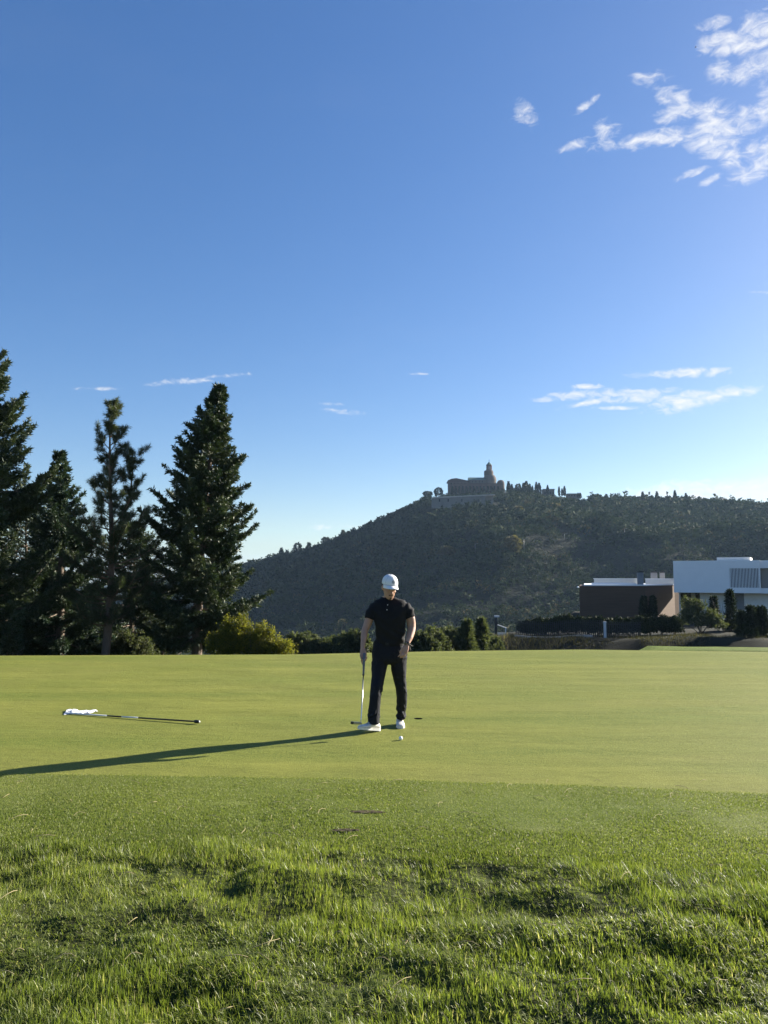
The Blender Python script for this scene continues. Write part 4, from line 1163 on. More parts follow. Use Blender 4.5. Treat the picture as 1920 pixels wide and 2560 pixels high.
# ------------------------------------------------------------------ monastery on the hilltop
M_stone = mat('weathered stone', (.17, .14, .12), .9, .1, var=(.12, .10, .085), scale=.25, detail=6)
M_rose = mat('rosy brick', (.18, .115, .095), .9, .1, var=(.13, .09, .075), scale=.3, detail=6)
M_copper = mat('green copper roof', (.13, .20, .165), .7, .25, var=(.09, .14, .12), scale=.3)
M_rtile = mat('red brown roof tile', (.13, .08, .066), .85, .1, var=(.10, .065, .055), scale=.5)
M_open = mat('dark window opening', (.02, .02, .022), .8, .1)
M_conc = mat('pale retaining wall', (.22, .205, .19), .9, .1, var=(.165, .155, .145), scale=.15, detail=6, stretch=(1, 1, .3))
def monastery():
    Y = 690.0
    k3 = lambda zx: 1050 + zx / 3.687
    r3 = lambda zy: 1120 + zy / 3.687
    c = at(k3(640), r3(430), Y); root = empty('monastery_church', (c.x, Y, c.z))
    X = lambda zx: at(k3(zx), r3(300), Y).x - c.x
    Z = lambda zy: at(k3(640), r3(zy), Y).z - c.z
    # nave
    MB().box(X(452), X(600), -4, 8, -3, Z(300)).build('nave', M_stone, root)
    MB().prism([(-6.4, 0), (6.4, 0), (0, Z(269) - Z(300))], X(446), X(602), Matrix.Translation((0, 2, Z(300) + .01)) @ Matrix(((0, 0, 1, 0), (1, 0, 0, 0), (0, 1, 0, 0), (0, 0, 0, 1)))).build('nave_roof', M_copper, root)
    # great drum, shoulder and lantern
    rd = (X(706) - X(586)) / 2; cx = X(646)
    dm = MB().lathe([(rd, -3), (rd, Z(300)), (rd * 1.03, Z(296)), (rd * .97, Z(275)), (rd * .86, Z(258)), (rd * .74, Z(250))], 24, Matrix.Translation((cx, 2, 0))).build('crossing_dome', M_stone, root, False)
    rt = (X(680) - X(592)) / 2; c2 = X(637)
    MB().lathe([(rt * .98, Z(252)), (rt, Z(222)), (rt * .93, Z(208)), (rt * .75, Z(204))], 12, Matrix.Translation((c2, 2, 0))).build('tower', M_stone, root)
    rl = (X(667) - X(616)) / 2; c3 = X(641)
    ln = MB().lathe([(rl * 1.03, Z(206)), (rl * 1.03, Z(196))], 8, Matrix.Translation((c3, 2, 0))).build('belfry', M_rose, root)
    for k in range(8):
        a = R(22.5 + 45 * k); MB().lathe([(rl * .20, Z(196)), (rl * .17, Z(163))], 6, Matrix.Translation((c3 + rl * .86 * math.cos(a), 2 + rl * .86 * math.sin(a), 0))).build('column', M_rose, ln)
    MB().lathe([(rl * 1.06, Z(163)), (rl * 1.06, Z(155))], 8, Matrix.Translation((c3, 2, 0))).build('cornice', M_rose, ln)
    MB().lathe([(rl * 1.12, Z(155) + .01), (rl * .6, Z(140)), (.12, Z(123))], 8, Matrix.Translation((c3, 2, 0))).build('spire', M_copper, ln)
    MB().box(c3 - .09, c3 + .09, 1.9, 2.1, Z(124), Z(100)).box(c3 - .6, c3 + .6, 1.92, 2.08, Z(112), Z(110)).build('cross', M_dk, ln)
    # eastern apse
    ra = (X(786) - X(714)) / 2
    MB().lathe([(ra, -3), (ra, Z(330)), (ra * .92, Z(308)), (ra * .6, Z(294)), (ra * .15, Z(289))], 16, Matrix.Translation((X(750), 4, 0))).build('apse', M_stone, root, False)
    # western wing with gabled red roofs
    MB().box(X(262), X(450), -2, 8, -3, Z(318)).build('wing', M_rose, root)
    MB().prism([(X(250), Z(318) + .01), (X(452), Z(318) + .01), (X(452), Z(306)), (X(335), Z(281)), (X(290), Z(286)), (X(256), Z(300))], -8.5, 2.6, Matrix(((1, 0, 0, 0), (0, 0, -1, 0), (0, 1, 0, 0), (0, 0, 0, 1)))).build('wing_roof', M_rtile, root)
    # lower arcaded front
    MB().box(X(300), X(735), -9, -4.01, -3, Z(345)).build('arcade', M_rose, root)
    MB().box(X(296), X(738), -9.5, -3.9, Z(345) + .01, Z(337)).build('arcade_roof', M_rtile, root)
    for k in range(13):
        x = X(320 + 32 * k); w = MB().box(x - .55, x + .55, -9.25, -9.02, Z(395), Z(362)).build('window', M_open, root)
    for k in range(4):
        x = X(480 + 30 * k); MB().box(x - .3, x + .3, -4.2, -3.98, Z(322), Z(308)).build('window', M_open, root)
    for k in range(5):
        x = X(285 + 32 * k); MB().box(x - .4, x + .4, -2.2, -2.01, Z(338), Z(324)).build('window', M_open, root)
    tag(root, 'stone monastery church with belfry and green roof on the hilltop', 'church')
    # long retaining building below
    Yw = YW
    c = at(k3(400), r3(530), Yw); w = empty('terrace_building', (c.x, Yw, c.z))
    X = lambda zx: at(k3(zx), r3(480), Yw).x - c.x
    Z = lambda zx, zy: at(k3(zx), r3(zy), Yw).z - c.z
    ztop = lambda zx: Z(zx, 462 + (436 - 462) * (zx - 115) / (575))
    MB().add([(X(115), 0, -2), (X(604), 0, -2), (X(604), 0, ztop(604)), (X(115), 0, ztop(115)), (X(115), 12, -2), (X(604), 12, -2), (X(604), 12, ztop(604)), (X(115), 12, ztop(115))],
             [(0, 1, 2, 3), (5, 4, 7, 6), (4, 0, 3, 7), (1, 5, 6, 2), (3, 2, 6, 7), (0, 4, 5, 1)]).build('wall', M_conc, w)
    MB().box(X(604) + .01, X(672), 3, 12, -2, ztop(640)).build('loggia_back', M_conc, w)
    MB().box(X(604) + .01, X(676), 0, 12.1, Z(640, 512), Z(640, 478)).build('loggia_floor', M_conc, w)
    MB().box(X(664), X(674), .1, .9, Z(640, 478) + .01, ztop(668)).build('loggia_pier', M_conc, w)
    MB().add([(X(108), -1, ztop(108) + .01), (X(692), -1, ztop(692) + .01), (X(692), -1, ztop(692) + .7), (X(108), -1, ztop(108) + .7), (X(108), 13, ztop(108) + .01), (X(692), 13, ztop(692) + .01), (X(692), 13, ztop(692) + .7), (X(108), 13, ztop(108) + .7)],
             [(0, 1, 2, 3), (5, 4, 7, 6), (4, 0, 3, 7), (1, 5, 6, 2), (3, 2, 6, 7), (0, 4, 5, 1)]).build('roof_edge', mat('pale roof edge', (.48, .44, .40), .8, .2), w)
    for zx in (130, 190, 235, 285, 340, 372, 425, 475, 525, 560, 598):
        MB().box(X(zx) - .35, X(zx) + .35, -.35, -.01, -2, ztop(zx)).build('pier', M_conc, w)
    for zx in (180, 260, 385, 500, 540):
        MB().box(X(zx) - .45, X(zx) + .45, -.06, .2, Z(zx, 495), Z(zx, 470)).build('window', M_open, w)
    tag(w, 'long pale retaining building with flat roof below the church', 'building')
    # small houses on the ridge
    for (x0, x1, y0, y1, Yh, nm, lab) in ((1140, 1240, 377, 445, 690, 'ridge_house', 'small flat-roofed stone house among the hilltop cypresses'), (1362, 1462, 419, 455, 690, 'ridge_wall_house', 'long low flat building right of the cypress row'), (870, 1010, 372, 420, 700, 'gate_house', 'arched ruin of pale stone between the church and cypresses')):
        c = at(k3((x0 + x1) / 2), r3(y1), Yh); h = empty(nm, (c.x, Yh, c.z)); hw = (at(k3(x1), r3(y0), Yh).x - at(k3(x0), r3(y0), Yh).x) / 2; H = at(k3(x0), r3(y0), Yh).z - c.z
        MB().box(-hw, hw, 0, 8, -3, H - .5).build('wall', M_stone if nm != 'gate_house' else M_conc, h)
        MB().box(-hw - .4, hw + .4, -.4, 8.4, H - .49, H).build('roof', M_copper if nm != 'gate_house' else M_stone, h)
        for k in range(4):
            x = -hw + hw * 2 * (k + .5) / 4; MB().box(x - .5, x + .5, -.1, .1, H * .3, H * .62).build('window', M_open, h)
        tag(h, lab, 'house' if nm != 'gate_house' else 'ruin')
    # round trees beside the gate house
    for i, (zx, zy, w_, lab) in enumerate(((905, 335, 5.5, 'round tree behind the arched ruin on the hilltop'), (985, 345, 8, 'broad rounded tree among the hilltop cypresses'), (170, 368, 7, 'dark round tree left of the terrace building roof'), (70, 402, 8, 'dark tree at the left end of the terrace building'))):
        Yt = 684; b = at(k3(zx), r3(425 if zx > 800 else 440), Yt); far_tree('round_tree', lab, b, at(k3(zx), r3(zy), Yt).z - b.z, w_, 1, 700 + i, M_pinefar)
    c = at(1200 + 905 / 2.304, 1150 + 245 / 2.304, 690); h = empty('ridge_hut', c); MB().box(-3.5, 4, 0, 5, -3, 4.4).build('wall', M_stone, h); MB().box(-5, 4.4, -.5, 5.5, 4.41, 5.0).build('roof', M_rtile, h); MB().box(-4.8, -4.6, 0, .2, -3, 4.41).build('post', M_dk, h)
    tag(h, 'small hut with overhanging roof on the ridge above the villa', 'hut')
    # masts left of the church
    for zx, z0, lab in ((283, 238, 'thin mast far left of the church roof'), (322, 238, 'thin mast on the church wing roof'), (388, 266, 'short thick mast right of the wing gable')):
        b = at(k3(zx), r3(330), 693); t = at(k3(zx), r3(z0), 693); MBm = MB().tube([(0, 0, 0), (0, 0, (t.z - b.z) * .6), (0, 0, t.z - b.z)], [.14, .11, .07], 6).build('mast', M_post); MBm.location = b; tag(MBm, lab, 'mast')
monastery()

def bird():
    p = at(1739, 118, 70); m = mat('dark feathers', (.03, .03, .035), .7, .2); o = empty('flying_bird', p)
    MB().tube([(-.09, 0, -.02), (-.05, 0, 0), (.02, 0, .01), (.07, 0, .01), (.10, 0, .0)], [.006, .018, .022, .014, .004], 8).build('body', m, o, True)
    for s in (-1, 1):
        MB().add([(-.03, s * .015, .01), (.035, s * .015, .01), (.03, s * .10, .05), (-.03, s * .17, .03), (-.03, s * .015, .004), (.035, s * .015, .004), (.03, s * .10, .045), (-.03, s * .17, .026)],
                 [(0, 1, 2, 3), (7, 6, 5, 4), (0, 4, 5, 1), (1, 5, 6, 2), (2, 6, 7, 3), (3, 7, 4, 0)]).build('wing', m, o)
    tag(o, 'tiny dark bird flying high in the sky upper right', 'bird')
bird()
# ------------------------------------------------------------------ the golfer
YP = gp(975, 1827).y
U = YP / 1.013 / FPX / 6.9125          # metres per pixel of the enlarged view
def Z1(zx, zy, d=0.0): return at(860 + zx / 6.9125, 1400 + zy / 6.9125, YP + d)
def Z2(zx, zy, d=0.0): return Z1(zx, zy + 1382.5, d)
def rings(mb, rows, seg=28, power=2.3, zfun=Z1):
    """vertical loft: (left, right, y, depth offset, half depth)"""
    pts = []; rad = []
    vs = []; fs = []
    for (l, r, y, d, hd) in rows:
        c = zfun((l + r) / 2, y, d); hw = (r - l) / 2 * U
        for k in range(seg):
            a = 2 * math.pi * k / seg; co, si = math.cos(a), math.sin(a)
            co = math.copysign(abs(co) ** (2 / power), co); si = math.copysign(abs(si) ** (2 / power), si)
            vs.append(c + Vector((co * hw, si * hd, 0)))
    n = len(rows)
    for i in range(n - 1):
        for k in range(seg):
            a, b = i * seg + k, i * seg + (k + 1) % seg
            fs.append((a, a + seg, b + seg, b))
    fs.append(tuple(range(seg))); fs.append(tuple(range(n * seg - 1, (n - 1) * seg - 1, -1)))
    mb.add(vs, fs)
def shrink(rows, k, dd):
    return [(l + k, r - k, y, d, hd - dd) for (l, r, y, d, hd) in rows]

M_skin = mat('skin', (.40, .235, .165), .5, .4, var=(.34, .185, .13), scale=14, detail=4, bump=.05, bscale=120)
M_skin.node_tree.nodes['Principled BSDF'].inputs['Subsurface Weight'].default_value = .12
M_skin.node_tree.nodes['Principled BSDF'].inputs['Subsurface Radius'].default_value = (.01, .004, .002)
M_shirt = mat('black pique cotton', (.0085, .009, .0115), .85, .2, var=(.0105, .011, .0135), scale=30, bump=.25, bscale=260, bdist=.002)
M_trous = mat('dark navy trousers', (.0085, .0095, .0145), .8, .2, var=(.011, .012, .017), scale=12, bump=.2, bscale=180, bdist=.002)
M_cap = mat('white cap cloth', (.74, .75, .76), .8, .2, var=(.70, .71, .72), scale=25, bump=.15, bscale=300, bdist=.001)
M_ink = mat('dark print', (.015, .016, .02), .7, .2)
M_shoe = mat('off-white leather', (.66, .63, .58), .5, .4, var=(.56, .53, .48), scale=18, bump=.12, bscale=90, bdist=.003)
M_sole = mat('white rubber sole', (.72, .71, .69), .6, .3, var=(.55, .52, .46), scale=25)
M_lace = mat('grey laces', (.22, .21, .20), .8, .2)
M_hair = mat('dark brown hair', (.030, .020, .014), .6, .3, var=(.05, .033, .022), scale=60, bump=.4, bscale=200, bdist=.003)
M_beard = mat('brown stubble', (.085, .050, .036), .7, .2, var=(.13, .075, .052), scale=120, bump=.3, bscale=400, bdist=.002)

base = Vector((gp(975, 1827).x, YP, 0))
TORSO = [(660, 905, 648, .055, .052), (595, 985, 668, .058, .066), (545, 1055, 695, .06, .078), (500, 1098, 735, .062, .094), (472, 1112, 800, .062, .112), (472, 1108, 880, .06, .124), (505, 1078, 1000, .055, .130),
         (535, 1062, 1120, .06, .126), (548, 1062, 1250, .07, .120), (545, 1062, 1350, .08, .118), (520, 1052, 1420, .085, .118), (505, 1048, 1465, .09, .116)]
PELVIS = [(500, 1044, 1440, .09, .112), (482, 1072, 1520, .09, .122), (474, 1100, 1600, .09, .130), (472, 1098, 1690, .085, .130), (520, 1046, 1755, .085, .118), (650, 910, 1800, .085, .08)]
def leg(mb, pts, k=1.0):
    mb.tube([p for p, r in pts], [(r[0] * k, r[1] * k) for p, r in pts], 18, flat=(0, 1, 0))
def uw(l, r): return (r - l) / 2 * U
LEG_R = [(Z1(628, 1640, .08), (.095, .10)), (Z1(622, 1760, .07), (uw(478, 772), .105)), (Z2(606, 520, .04), (uw(476, 742), .098)), (Z2(588, 660, .01), (uw(474, 704), .088)), (Z2(560, 830, -.05), (uw(452, 664), .078)),
         (Z2(540, 1000, -.07), (uw(440, 644), .074)), (Z2(528, 1180, -.08), (uw(430, 626), .070)), (Z2(514, 1330, -.09), (uw(410, 618), .072)), (Z2(514, 1448, -.09), (uw(412, 618), .074))]
LEG_L = [(Z1(950, 1640, .09), (.095, .10)), (Z1(945, 1760, .09), (uw(798, 1086), .105)), (Z2(948, 520, .10), (uw(812, 1082), .098)), (Z2(962, 660, .12), (uw(846, 1078), .088)), (Z2(988, 830, .13), (uw(892, 1086), .078)),
         (Z2(996, 1000, .18), (uw(904, 1090), .072)), (Z2(990, 1180, .23), (uw(898, 1078), .068)), (Z2(982, 1280, .26), (uw(900, 1066), .070)), (Z2(980, 1362, .265), (uw(903, 1062), .072))]
SLV_R = [(Z1(600, 830, .06), .060), (Z1(520, 835, .06), .066), (Z1(470, 910, .055), .066), (Z1(441, 1015, .045), .0585)]
SLV_L = [(Z1(985, 815, .06), .060), (Z1(1066, 818, .06), .067), (Z1(1118, 892, .06), .066), (Z1(1144, 994, .06), .060)]
ARM_R = [(Z1(540, 850, .06), 0.0428), (Z1(475, 900, .055), 0.0521), (Z1(436, 1030, .045), 0.0465), (Z1(398, 1130, .035), 0.0428), (Z1(366, 1200, .02), 0.0395), (Z1(352, 1280, -.01), 0.0386), (Z1(340, 1380, -.05), 0.0330), (Z1(325, 1480, -.085), 0.0256), (Z1(322, 1540, -.10), 0.0237)]
ARM_L = [(Z1(1050, 850, .06), 0.0428), (Z1(1118, 900, .06), 0.0539), (Z1(1152, 1020, .06), 0.0512), (Z1(1165, 1110, .06), 0.0493), (Z1(1170, 1180, .045), 0.0456), (Z1(1158, 1260, .01), 0.0423), (Z1(1132, 1350, -.04), 0.0363), (Z1(1098, 1430, -.08), 0.0279), (Z1(1082, 1465, -.09), 0.0260)]

HEAD = Matrix.Translation(Z1(786, 462, -.02)) @ Matrix.Rotation(R(20), 4, 'Z') @ Matrix.Rotation(R(18), 4, 'X') @ Matrix.Rotation(R(3), 4, 'Y') @ Matrix.Scale(1.02, 4)
def head_shapes(mb):
    b = lambda c, r: mb.ball(c, r, HEAD, 20, 14)
    prof = [(-.126, .020, -.076, -.040), (-.117, .035, -.091, -.015), (-.097, .048, -.097, .018), (-.072, .058, -.096, .045), (-.040, .0655, -.094, .070), (-.008, .0705, -.090, .090),
            (.030, .0735, -.094, .101), (.070, .0725, -.088, .104), (.105, .058, -.064, .090), (.125, .030, -.028, .050)]
    vs = []; fs = []; seg = 28
    for (z, hw, y0, y1) in prof:
        for k in range(seg):
            a = 2 * math.pi * k / seg; c, q = math.cos(a), math.sin(a); c = math.copysign(abs(c) ** .9, c)
            vs.append(HEAD @ Vector((hw * c, (y0 + y1) / 2 + (y1 - y0) / 2 * q, z)))
    n = len(prof)
    for i in range(n - 1):
        for k in range(seg): a, c = i * seg + k, i * seg + (k + 1) % seg; fs.append((a, c, c + seg, a + seg))
    fs += [tuple(range(seg - 1, -1, -1)), tuple(range((n - 1) * seg, n * seg))]
    mb.add(vs, fs)
    for s in (-1, 1):
        b((s * .036, -.066, -.034), (.022, .016, .018)); b((s * .028, -.088, .014), (.024, .013, .008)); b((s * .010, -.103, -.047), (.008, .009, .007))
        b((s * .073, .006, -.014), (.007, .018, .030)); b((s * .079, .014, -.012), (.006, .013, .026))
    b((0, -.098, -.016), (.009, .013, .030)); b((0, -.108, -.040), (.011, .014, .011)); b((0, -.093, -.076), (.023, .012, .006)); b((0, -.091, -.087), (.020, .012, .006)); b((0, -.086, -.112), (.018, .014, .012))
    # neck down into the chest
    mb.tube([HEAD @ Vector((0, .030, -.02)), Z1(776, 610, .045), Z1(772, 690, .06), Z1(770, 790, .06)], [.052, .054, .060, .075], 18)
def fingers(mb, chains):
    for pts, r in chains:
        mb.tube([Z1(*p) for p in pts], list(np.linspace(r, r * .78, len(pts))), 9)
        mb.ball(Z1(*pts[-1]), r * .80, None, 9, 6)
        for p in pts[1:-1]: mb.ball(Z1(*p), r * .98, None, 9, 6)
def body():
    mb = MB()
    head_shapes(mb)
    rings(mb, shrink(TORSO[4:], 30, .02)); rings(mb, shrink(PELVIS, 22, .014))
    leg(mb, LEG_R, .68); leg(mb, LEG_L, .68)
    mb.tube([LEG_R[-2][0], Z2(535, 1440, -.06), Z2(545, 1500, -.05)], [.040, .034, .028], 12); mb.tube([LEG_L[-2][0], Z2(980, 1400, .27), Z2(980, 1470, .24)], [.038, .034, .028], 12)
    mb.tube([p for p, r in ARM_R], [r for p, r in ARM_R], 16); mb.tube([p for p, r in ARM_L], [r for p, r in ARM_L], 16)
    # right hand closed round the grip
    mb.tube([Z1(322, 1530, -.095), Z1(332, 1585, -.112), Z1(334, 1640, -.125), Z1(330, 1685, -.132)], [(.026, .022), (.036, .021), (.041, .022), (.036, .019)], 14, flat=(0, 1, 0))
    fingers(mb, [([(302, 1670, -.130), (300, 1730, -.150), (312, 1775, -.156), (326, 1805, -.160)], .0098),
                 ([(322, 1690, -.135), (322, 1735, -.165), (356, 1742, -.178), (378, 1735, -.160)], .0100),
                 ([(345, 1680, -.135), (344, 1715, -.168), (374, 1716, -.180), (390, 1704, -.158)], .0098),
                 ([(362, 1650, -.130), (366, 1686, -.164), (388, 1686, -.172), (398, 1676, -.150)], .0088),
                 ([(312, 1585, -.118), (288, 1640, -.135), (296, 1695, -.155), (312, 1722, -.166)], .0108)])
    # left hand hanging half open
    mb.tube([Z1(1084, 1460, -.09), Z1(1070, 1515, -.10), Z1(1046, 1570, -.112), Z1(1034, 1600, -.116)], [(.028, .021), (.036, .020), (.042, .020), (.038, .016)], 14, flat=(.25, 1, 0))
    fingers(mb, [([(1000, 1575, -.118), (978, 1622, -.135), (958, 1650, -.138), (938, 1668, -.130)], .0095),
                 ([(1022, 1595, -.120), (1004, 1642, -.140), (990, 1668, -.138), (972, 1686, -.126)], .0100),
                 ([(1046, 1602, -.118), (1034, 1645, -.138), (1022, 1668, -.136), (1006, 1684, -.124)], .0096),
                 ([(1068, 1595, -.112), (1064, 1632, -.130), (1056, 1652, -.128), (1044, 1666, -.118)], .0085),
                 ([(1040, 1508, -.108), (1000, 1535, -.128), (978, 1570, -.140), (968, 1600, -.142)], .0108)])
    me = fuse('person', mb, .0046, 3)
    me.transform(Matrix.Translation(-base))
    o = link_mesh('person', me, M_skin); o.location = base
    tag(o, 'golfer in white cap, black polo shirt and dark trousers walking with a putter', 'person')
    return o
golfer = body()
def dress(name, me, m, parent=golfer, inv=True):
    if inv: me.transform(Matrix.Translation(-base))
    return link_mesh(name, me, m, parent)
def ripple(me, fn):
    n = len(me.vertices); co = np.empty(n * 3, np.float32); me.vertices.foreach_get('co', co); no = np.empty(n * 3, np.float32)
    me.vertex_normals.foreach_get('vector', no) if hasattr(me, 'vertex_normals') else me.vertices.foreach_get('normal', no)
    co = co.reshape(-1, 3); no = no.reshape(-1, 3)
    co += no * fn(co)[:, None]; me.vertices.foreach_set('co', co.ravel()); me.update()
def shirt():
    mb = MB(); rings(mb, TORSO)
    mb.tube([p for p, r in SLV_R], [r for p, r in SLV_R], 18); mb.tube([p for p, r in SLV_L], [r for p, r in SLV_L], 18)
    me = fuse('polo_shirt', mb, .0065, 3)
    zw = Z1(780, 1440).z; zc = Z1(780, 900).z
    def fn(c):
        x, y, z = c[:, 0], c[:, 1], c[:, 2]
        low = smst(zc, zw, z)
        a = (fbm(x * 9 + z * 5 + 3, z * 7 + y * 9, 3) - .5) * .014
        b = np.sin(z * 62 + x * 38 + 5 * fbm(x * 6, z * 6, 2)) * .0042 * low
        d = np.sin((z - x * np.sign(x - base.x) * .9) * 55 + 4 * vnoise(x * 8 + 3, y * 8)) * .003 * (1 - low)
        return a + b + d
    ripple(me, fn)
    s = dress('polo_shirt', me, M_shirt)
    # collar: a folded band round the neck, open in front
    vs = []; fs = []; n = 25; c0 = Z1(770, 662, .055)
    for i in range(n):
        a = R(-66 + (312) * i / (n - 1)) ; f = abs(i / (n - 1) - .5) * 2
        ca, sa = math.cos(a), math.sin(a)
        for (r, z) in ((.064, .012), (.069, .030 - .020 * f), (.074, .028 - .020 * f), (.090 + .012 * f, -.012 - .026 * f ** 3), (.084 + .010 * f, -.016 - .026 * f ** 3), (.067, .006)):
            vs.append(c0 + Vector((ca * r * 1.02, sa * r * .98, z - .016 * (1 if sa < 0 else 0) * abs(sa) * 1.6)))
    for i in range(n - 1):
        for k in range(6): fs.append((i * 6 + k, i * 6 + (k + 1) % 6, (i + 1) * 6 + (k + 1) % 6, (i + 1) * 6 + k))
    fs += [(5, 4, 3, 2, 1, 0), tuple((n - 1) * 6 + k for k in range(6))]
    me = MB().add(vs, fs).mesh('collar'); dress('collar', me, M_shirt, s)
    pl = MB(); pts = [Z1(760, 735, -.040), Z1(752, 790, -.056), Z1(742, 860, -.068), Z1(736, 905, -.074)]
    pl.tube(pts, [(.014, .004)] * 4, 10, flat=(0, 1, 0), power=5); dress('placket', pl.mesh('placket'), M_shirt, s)
    mbt = mat('pearl button', (.62, .60, .58), .3, .5)
    for zx, zy, d in ((755, 776, -.058), (742, 861, -.074)):
        b = MB().lathe([(.0045, 0), (.0055, .0012), (.0040, .0026)], 12, Matrix.Translation(Z1(zx, zy, d)) @ Matrix.Rotation(R(90), 4, 'X')); dress('button', b.mesh('button'), mbt, s)
shirt()
def trousers():
    mb = MB(); rings(mb, PELVIS); leg(mb, LEG_R); leg(mb, LEG_L)
    me = fuse('trousers', mb, .0065, 3)
    zk = [Z2(560, 830).z, Z2(512, 1380).z]
    def fn(c):
        x, y, z = c[:, 0], c[:, 1], c[:, 2]
        k = np.exp(-((z - zk[0]) / .10) ** 2) + 1.5 * np.exp(-((z - zk[1] - .04) / .085) ** 2) + .7 * np.exp(-((z - zk[0] - .36) / .10) ** 2)
        sgn = np.where(x > base.x, 1.0, -1.0)
        w = fbm(x * 9 + y * 9, z * 9, 3)
        f = np.sin(z * 70 + sgn * (x - base.x) * 55 + 14 * w) * .0070 * k * smst(.3, .6, w)
        return f + (fbm(x * 12 + 4, z * 6 + y * 10, 3) - .5) * .016
    ripple(me, fn)
    t = dress('trousers', me, M_trous)
    mb = MB(); rings(mb, [(508, 1044, 1440, .09, .113), (500, 1049, 1452, .09, .1175), (496, 1052, 1476, .09, .119)], 30)
    dress('belt', mb.mesh('belt'), mat('black leather belt', (.010, .010, .011), .8, .15), t)
    b = MB(); c = Z1(745, 1452, -.034); b.box(c.x - .020, c.x + .020, c.y - .004, c.y + .004, c.z - .015, c.z + .015); dress('buckle', b.mesh('buckle'), mat('dark buckle', (.02, .02, .022), .5, .3, .5), t)
    for s, (zx, zy, d0) in ((-1, (540, 1530, -.03)), (1, (1030, 1530, -.02))):
        p = MB(); p.tube([Z1(zx, zy, d0), Z1(zx + s * 30, zy + 70, d0 + .05), Z1(zx + s * 42, zy + 110, d0 + .09)], [(.002, .006)] * 3, 6, flat=(0, 1, 0)); dress('pocket_seam', p.mesh('pocket_seam'), M_trous, t)
trousers()
def shoe(M, nm_label):
    st = [(-.088, .026, .058, .020), (-.075, .034, .080, .016), (-.04, .038, .098, .016), (.0, .040, .100, .016), (.04, .041, .090, .016), (.075, .044, .072, .016), (.11, .047, .058, .016), (.145, .0465, .050, .017), (.175, .040, .044, .019), (.195, .027, .036, .022), (.203, .012, .030, .024)]
    vs = []; fs = []; seg = 18
    for (x, hw, top, bot) in st:
        for k in range(seg):
            a = 2 * math.pi * k / seg; c, s = math.cos(a), math.sin(a); c = math.copysign(abs(c) ** .8, c)
            h = (top - bot); taper = 1 - .32 * max(0, s) * (1 if x < .09 else .4)
            vs.append(M @ Vector((x, c * hw * taper, bot + h * .5 + s * h * .5)))
    n = len(st)
    for i in range(n - 1):
        for k in range(seg): a, b = i * seg + k, i * seg + (k + 1) % seg; fs.append((a, b, b + seg, a + seg))
    fs += [tuple(range(seg - 1, -1, -1)), tuple(range((n - 1) * seg, n * seg))]
    mb = MB().add(vs, fs)
    sh = dress('shoe', mb.mesh('shoe'), M_shoe); sh.data.polygons.foreach_set('use_smooth', [True] * len(sh.data.polygons))
    # outsole
    out = [(-.094, .018), (-.088, .030), (-.06, .039), (-.01, .040), (.04, .041), (.09, .047), (.14, .0495), (.175, .044), (.198, .030), (.208, .012)]
    poly = [(x, -w) for x, w in out] + [(x, w) for x, w in reversed(out)]
    so = MB().prism(poly, 0, .024, M); so.prism([(x * .97 + .001, w * .9) for x, w in poly], -.004, .0005, M)
    dress('sole', so.mesh('sole'), M_sole, sh)
    tg = MB().tube([M @ Vector((.085, 0, .070)), M @ Vector((.045, 0, .097)), M @ Vector((.018, 0, .122))], [(.017, .004)] * 3, 8, flat=M.to_3x3() @ Vector((1, 0, .4))); dress('tongue', tg.mesh('tongue'), M_shoe, sh)
    for k in range(5):
        x = .030 + .017 * k; z = .103 - .0085 * k
        l = MB().tube([M @ Vector((x, -.024, z - .012)), M @ Vector((x + .005, 0, z + .001)), M @ Vector((x, .024, z - .012))], .0024, 6); dress('lace', l.mesh('lace'), M_lace, sh)
    bw = MB()
    for s in (-1, 1): bw.tube([M @ Vector((.028, 0, .108)), M @ Vector((.034, s * .02, .112)), M @ Vector((.045, s * .035, .092))], .0022, 5)
    dress('lace_bow', bw.mesh('lace_bow'), M_lace, sh)
    if nm_label: sh['label'] = nm_label
def foot_matrix(heel, direction, pitch):
    d = Vector(direction); yaw = math.atan2(d.y, d.x)
    return Matrix.Translation(heel) @ Matrix.Rotation(yaw, 4, 'Z') @ Matrix.Rotation(-pitch, 4, 'Y') @ Matrix.Translation((.088, 0, .004))
hr = gp(860 + 600 / 6.9125, 1600 + 1583 / 6.9125)
shoe(foot_matrix(hr + Vector((0, .012, .004)), (-.76, -.65), R(11)), 'white shoe with lifted toe turned to the left')
tl = gp(860 + 980 / 6.9125, 1600 + 1543 / 6.9125)
shoe(foot_matrix(Vector((tl.x - .012, tl.y + .296, .004)), (.05, -1.0), 0.0), 'white shoe pointing straight at the viewer')

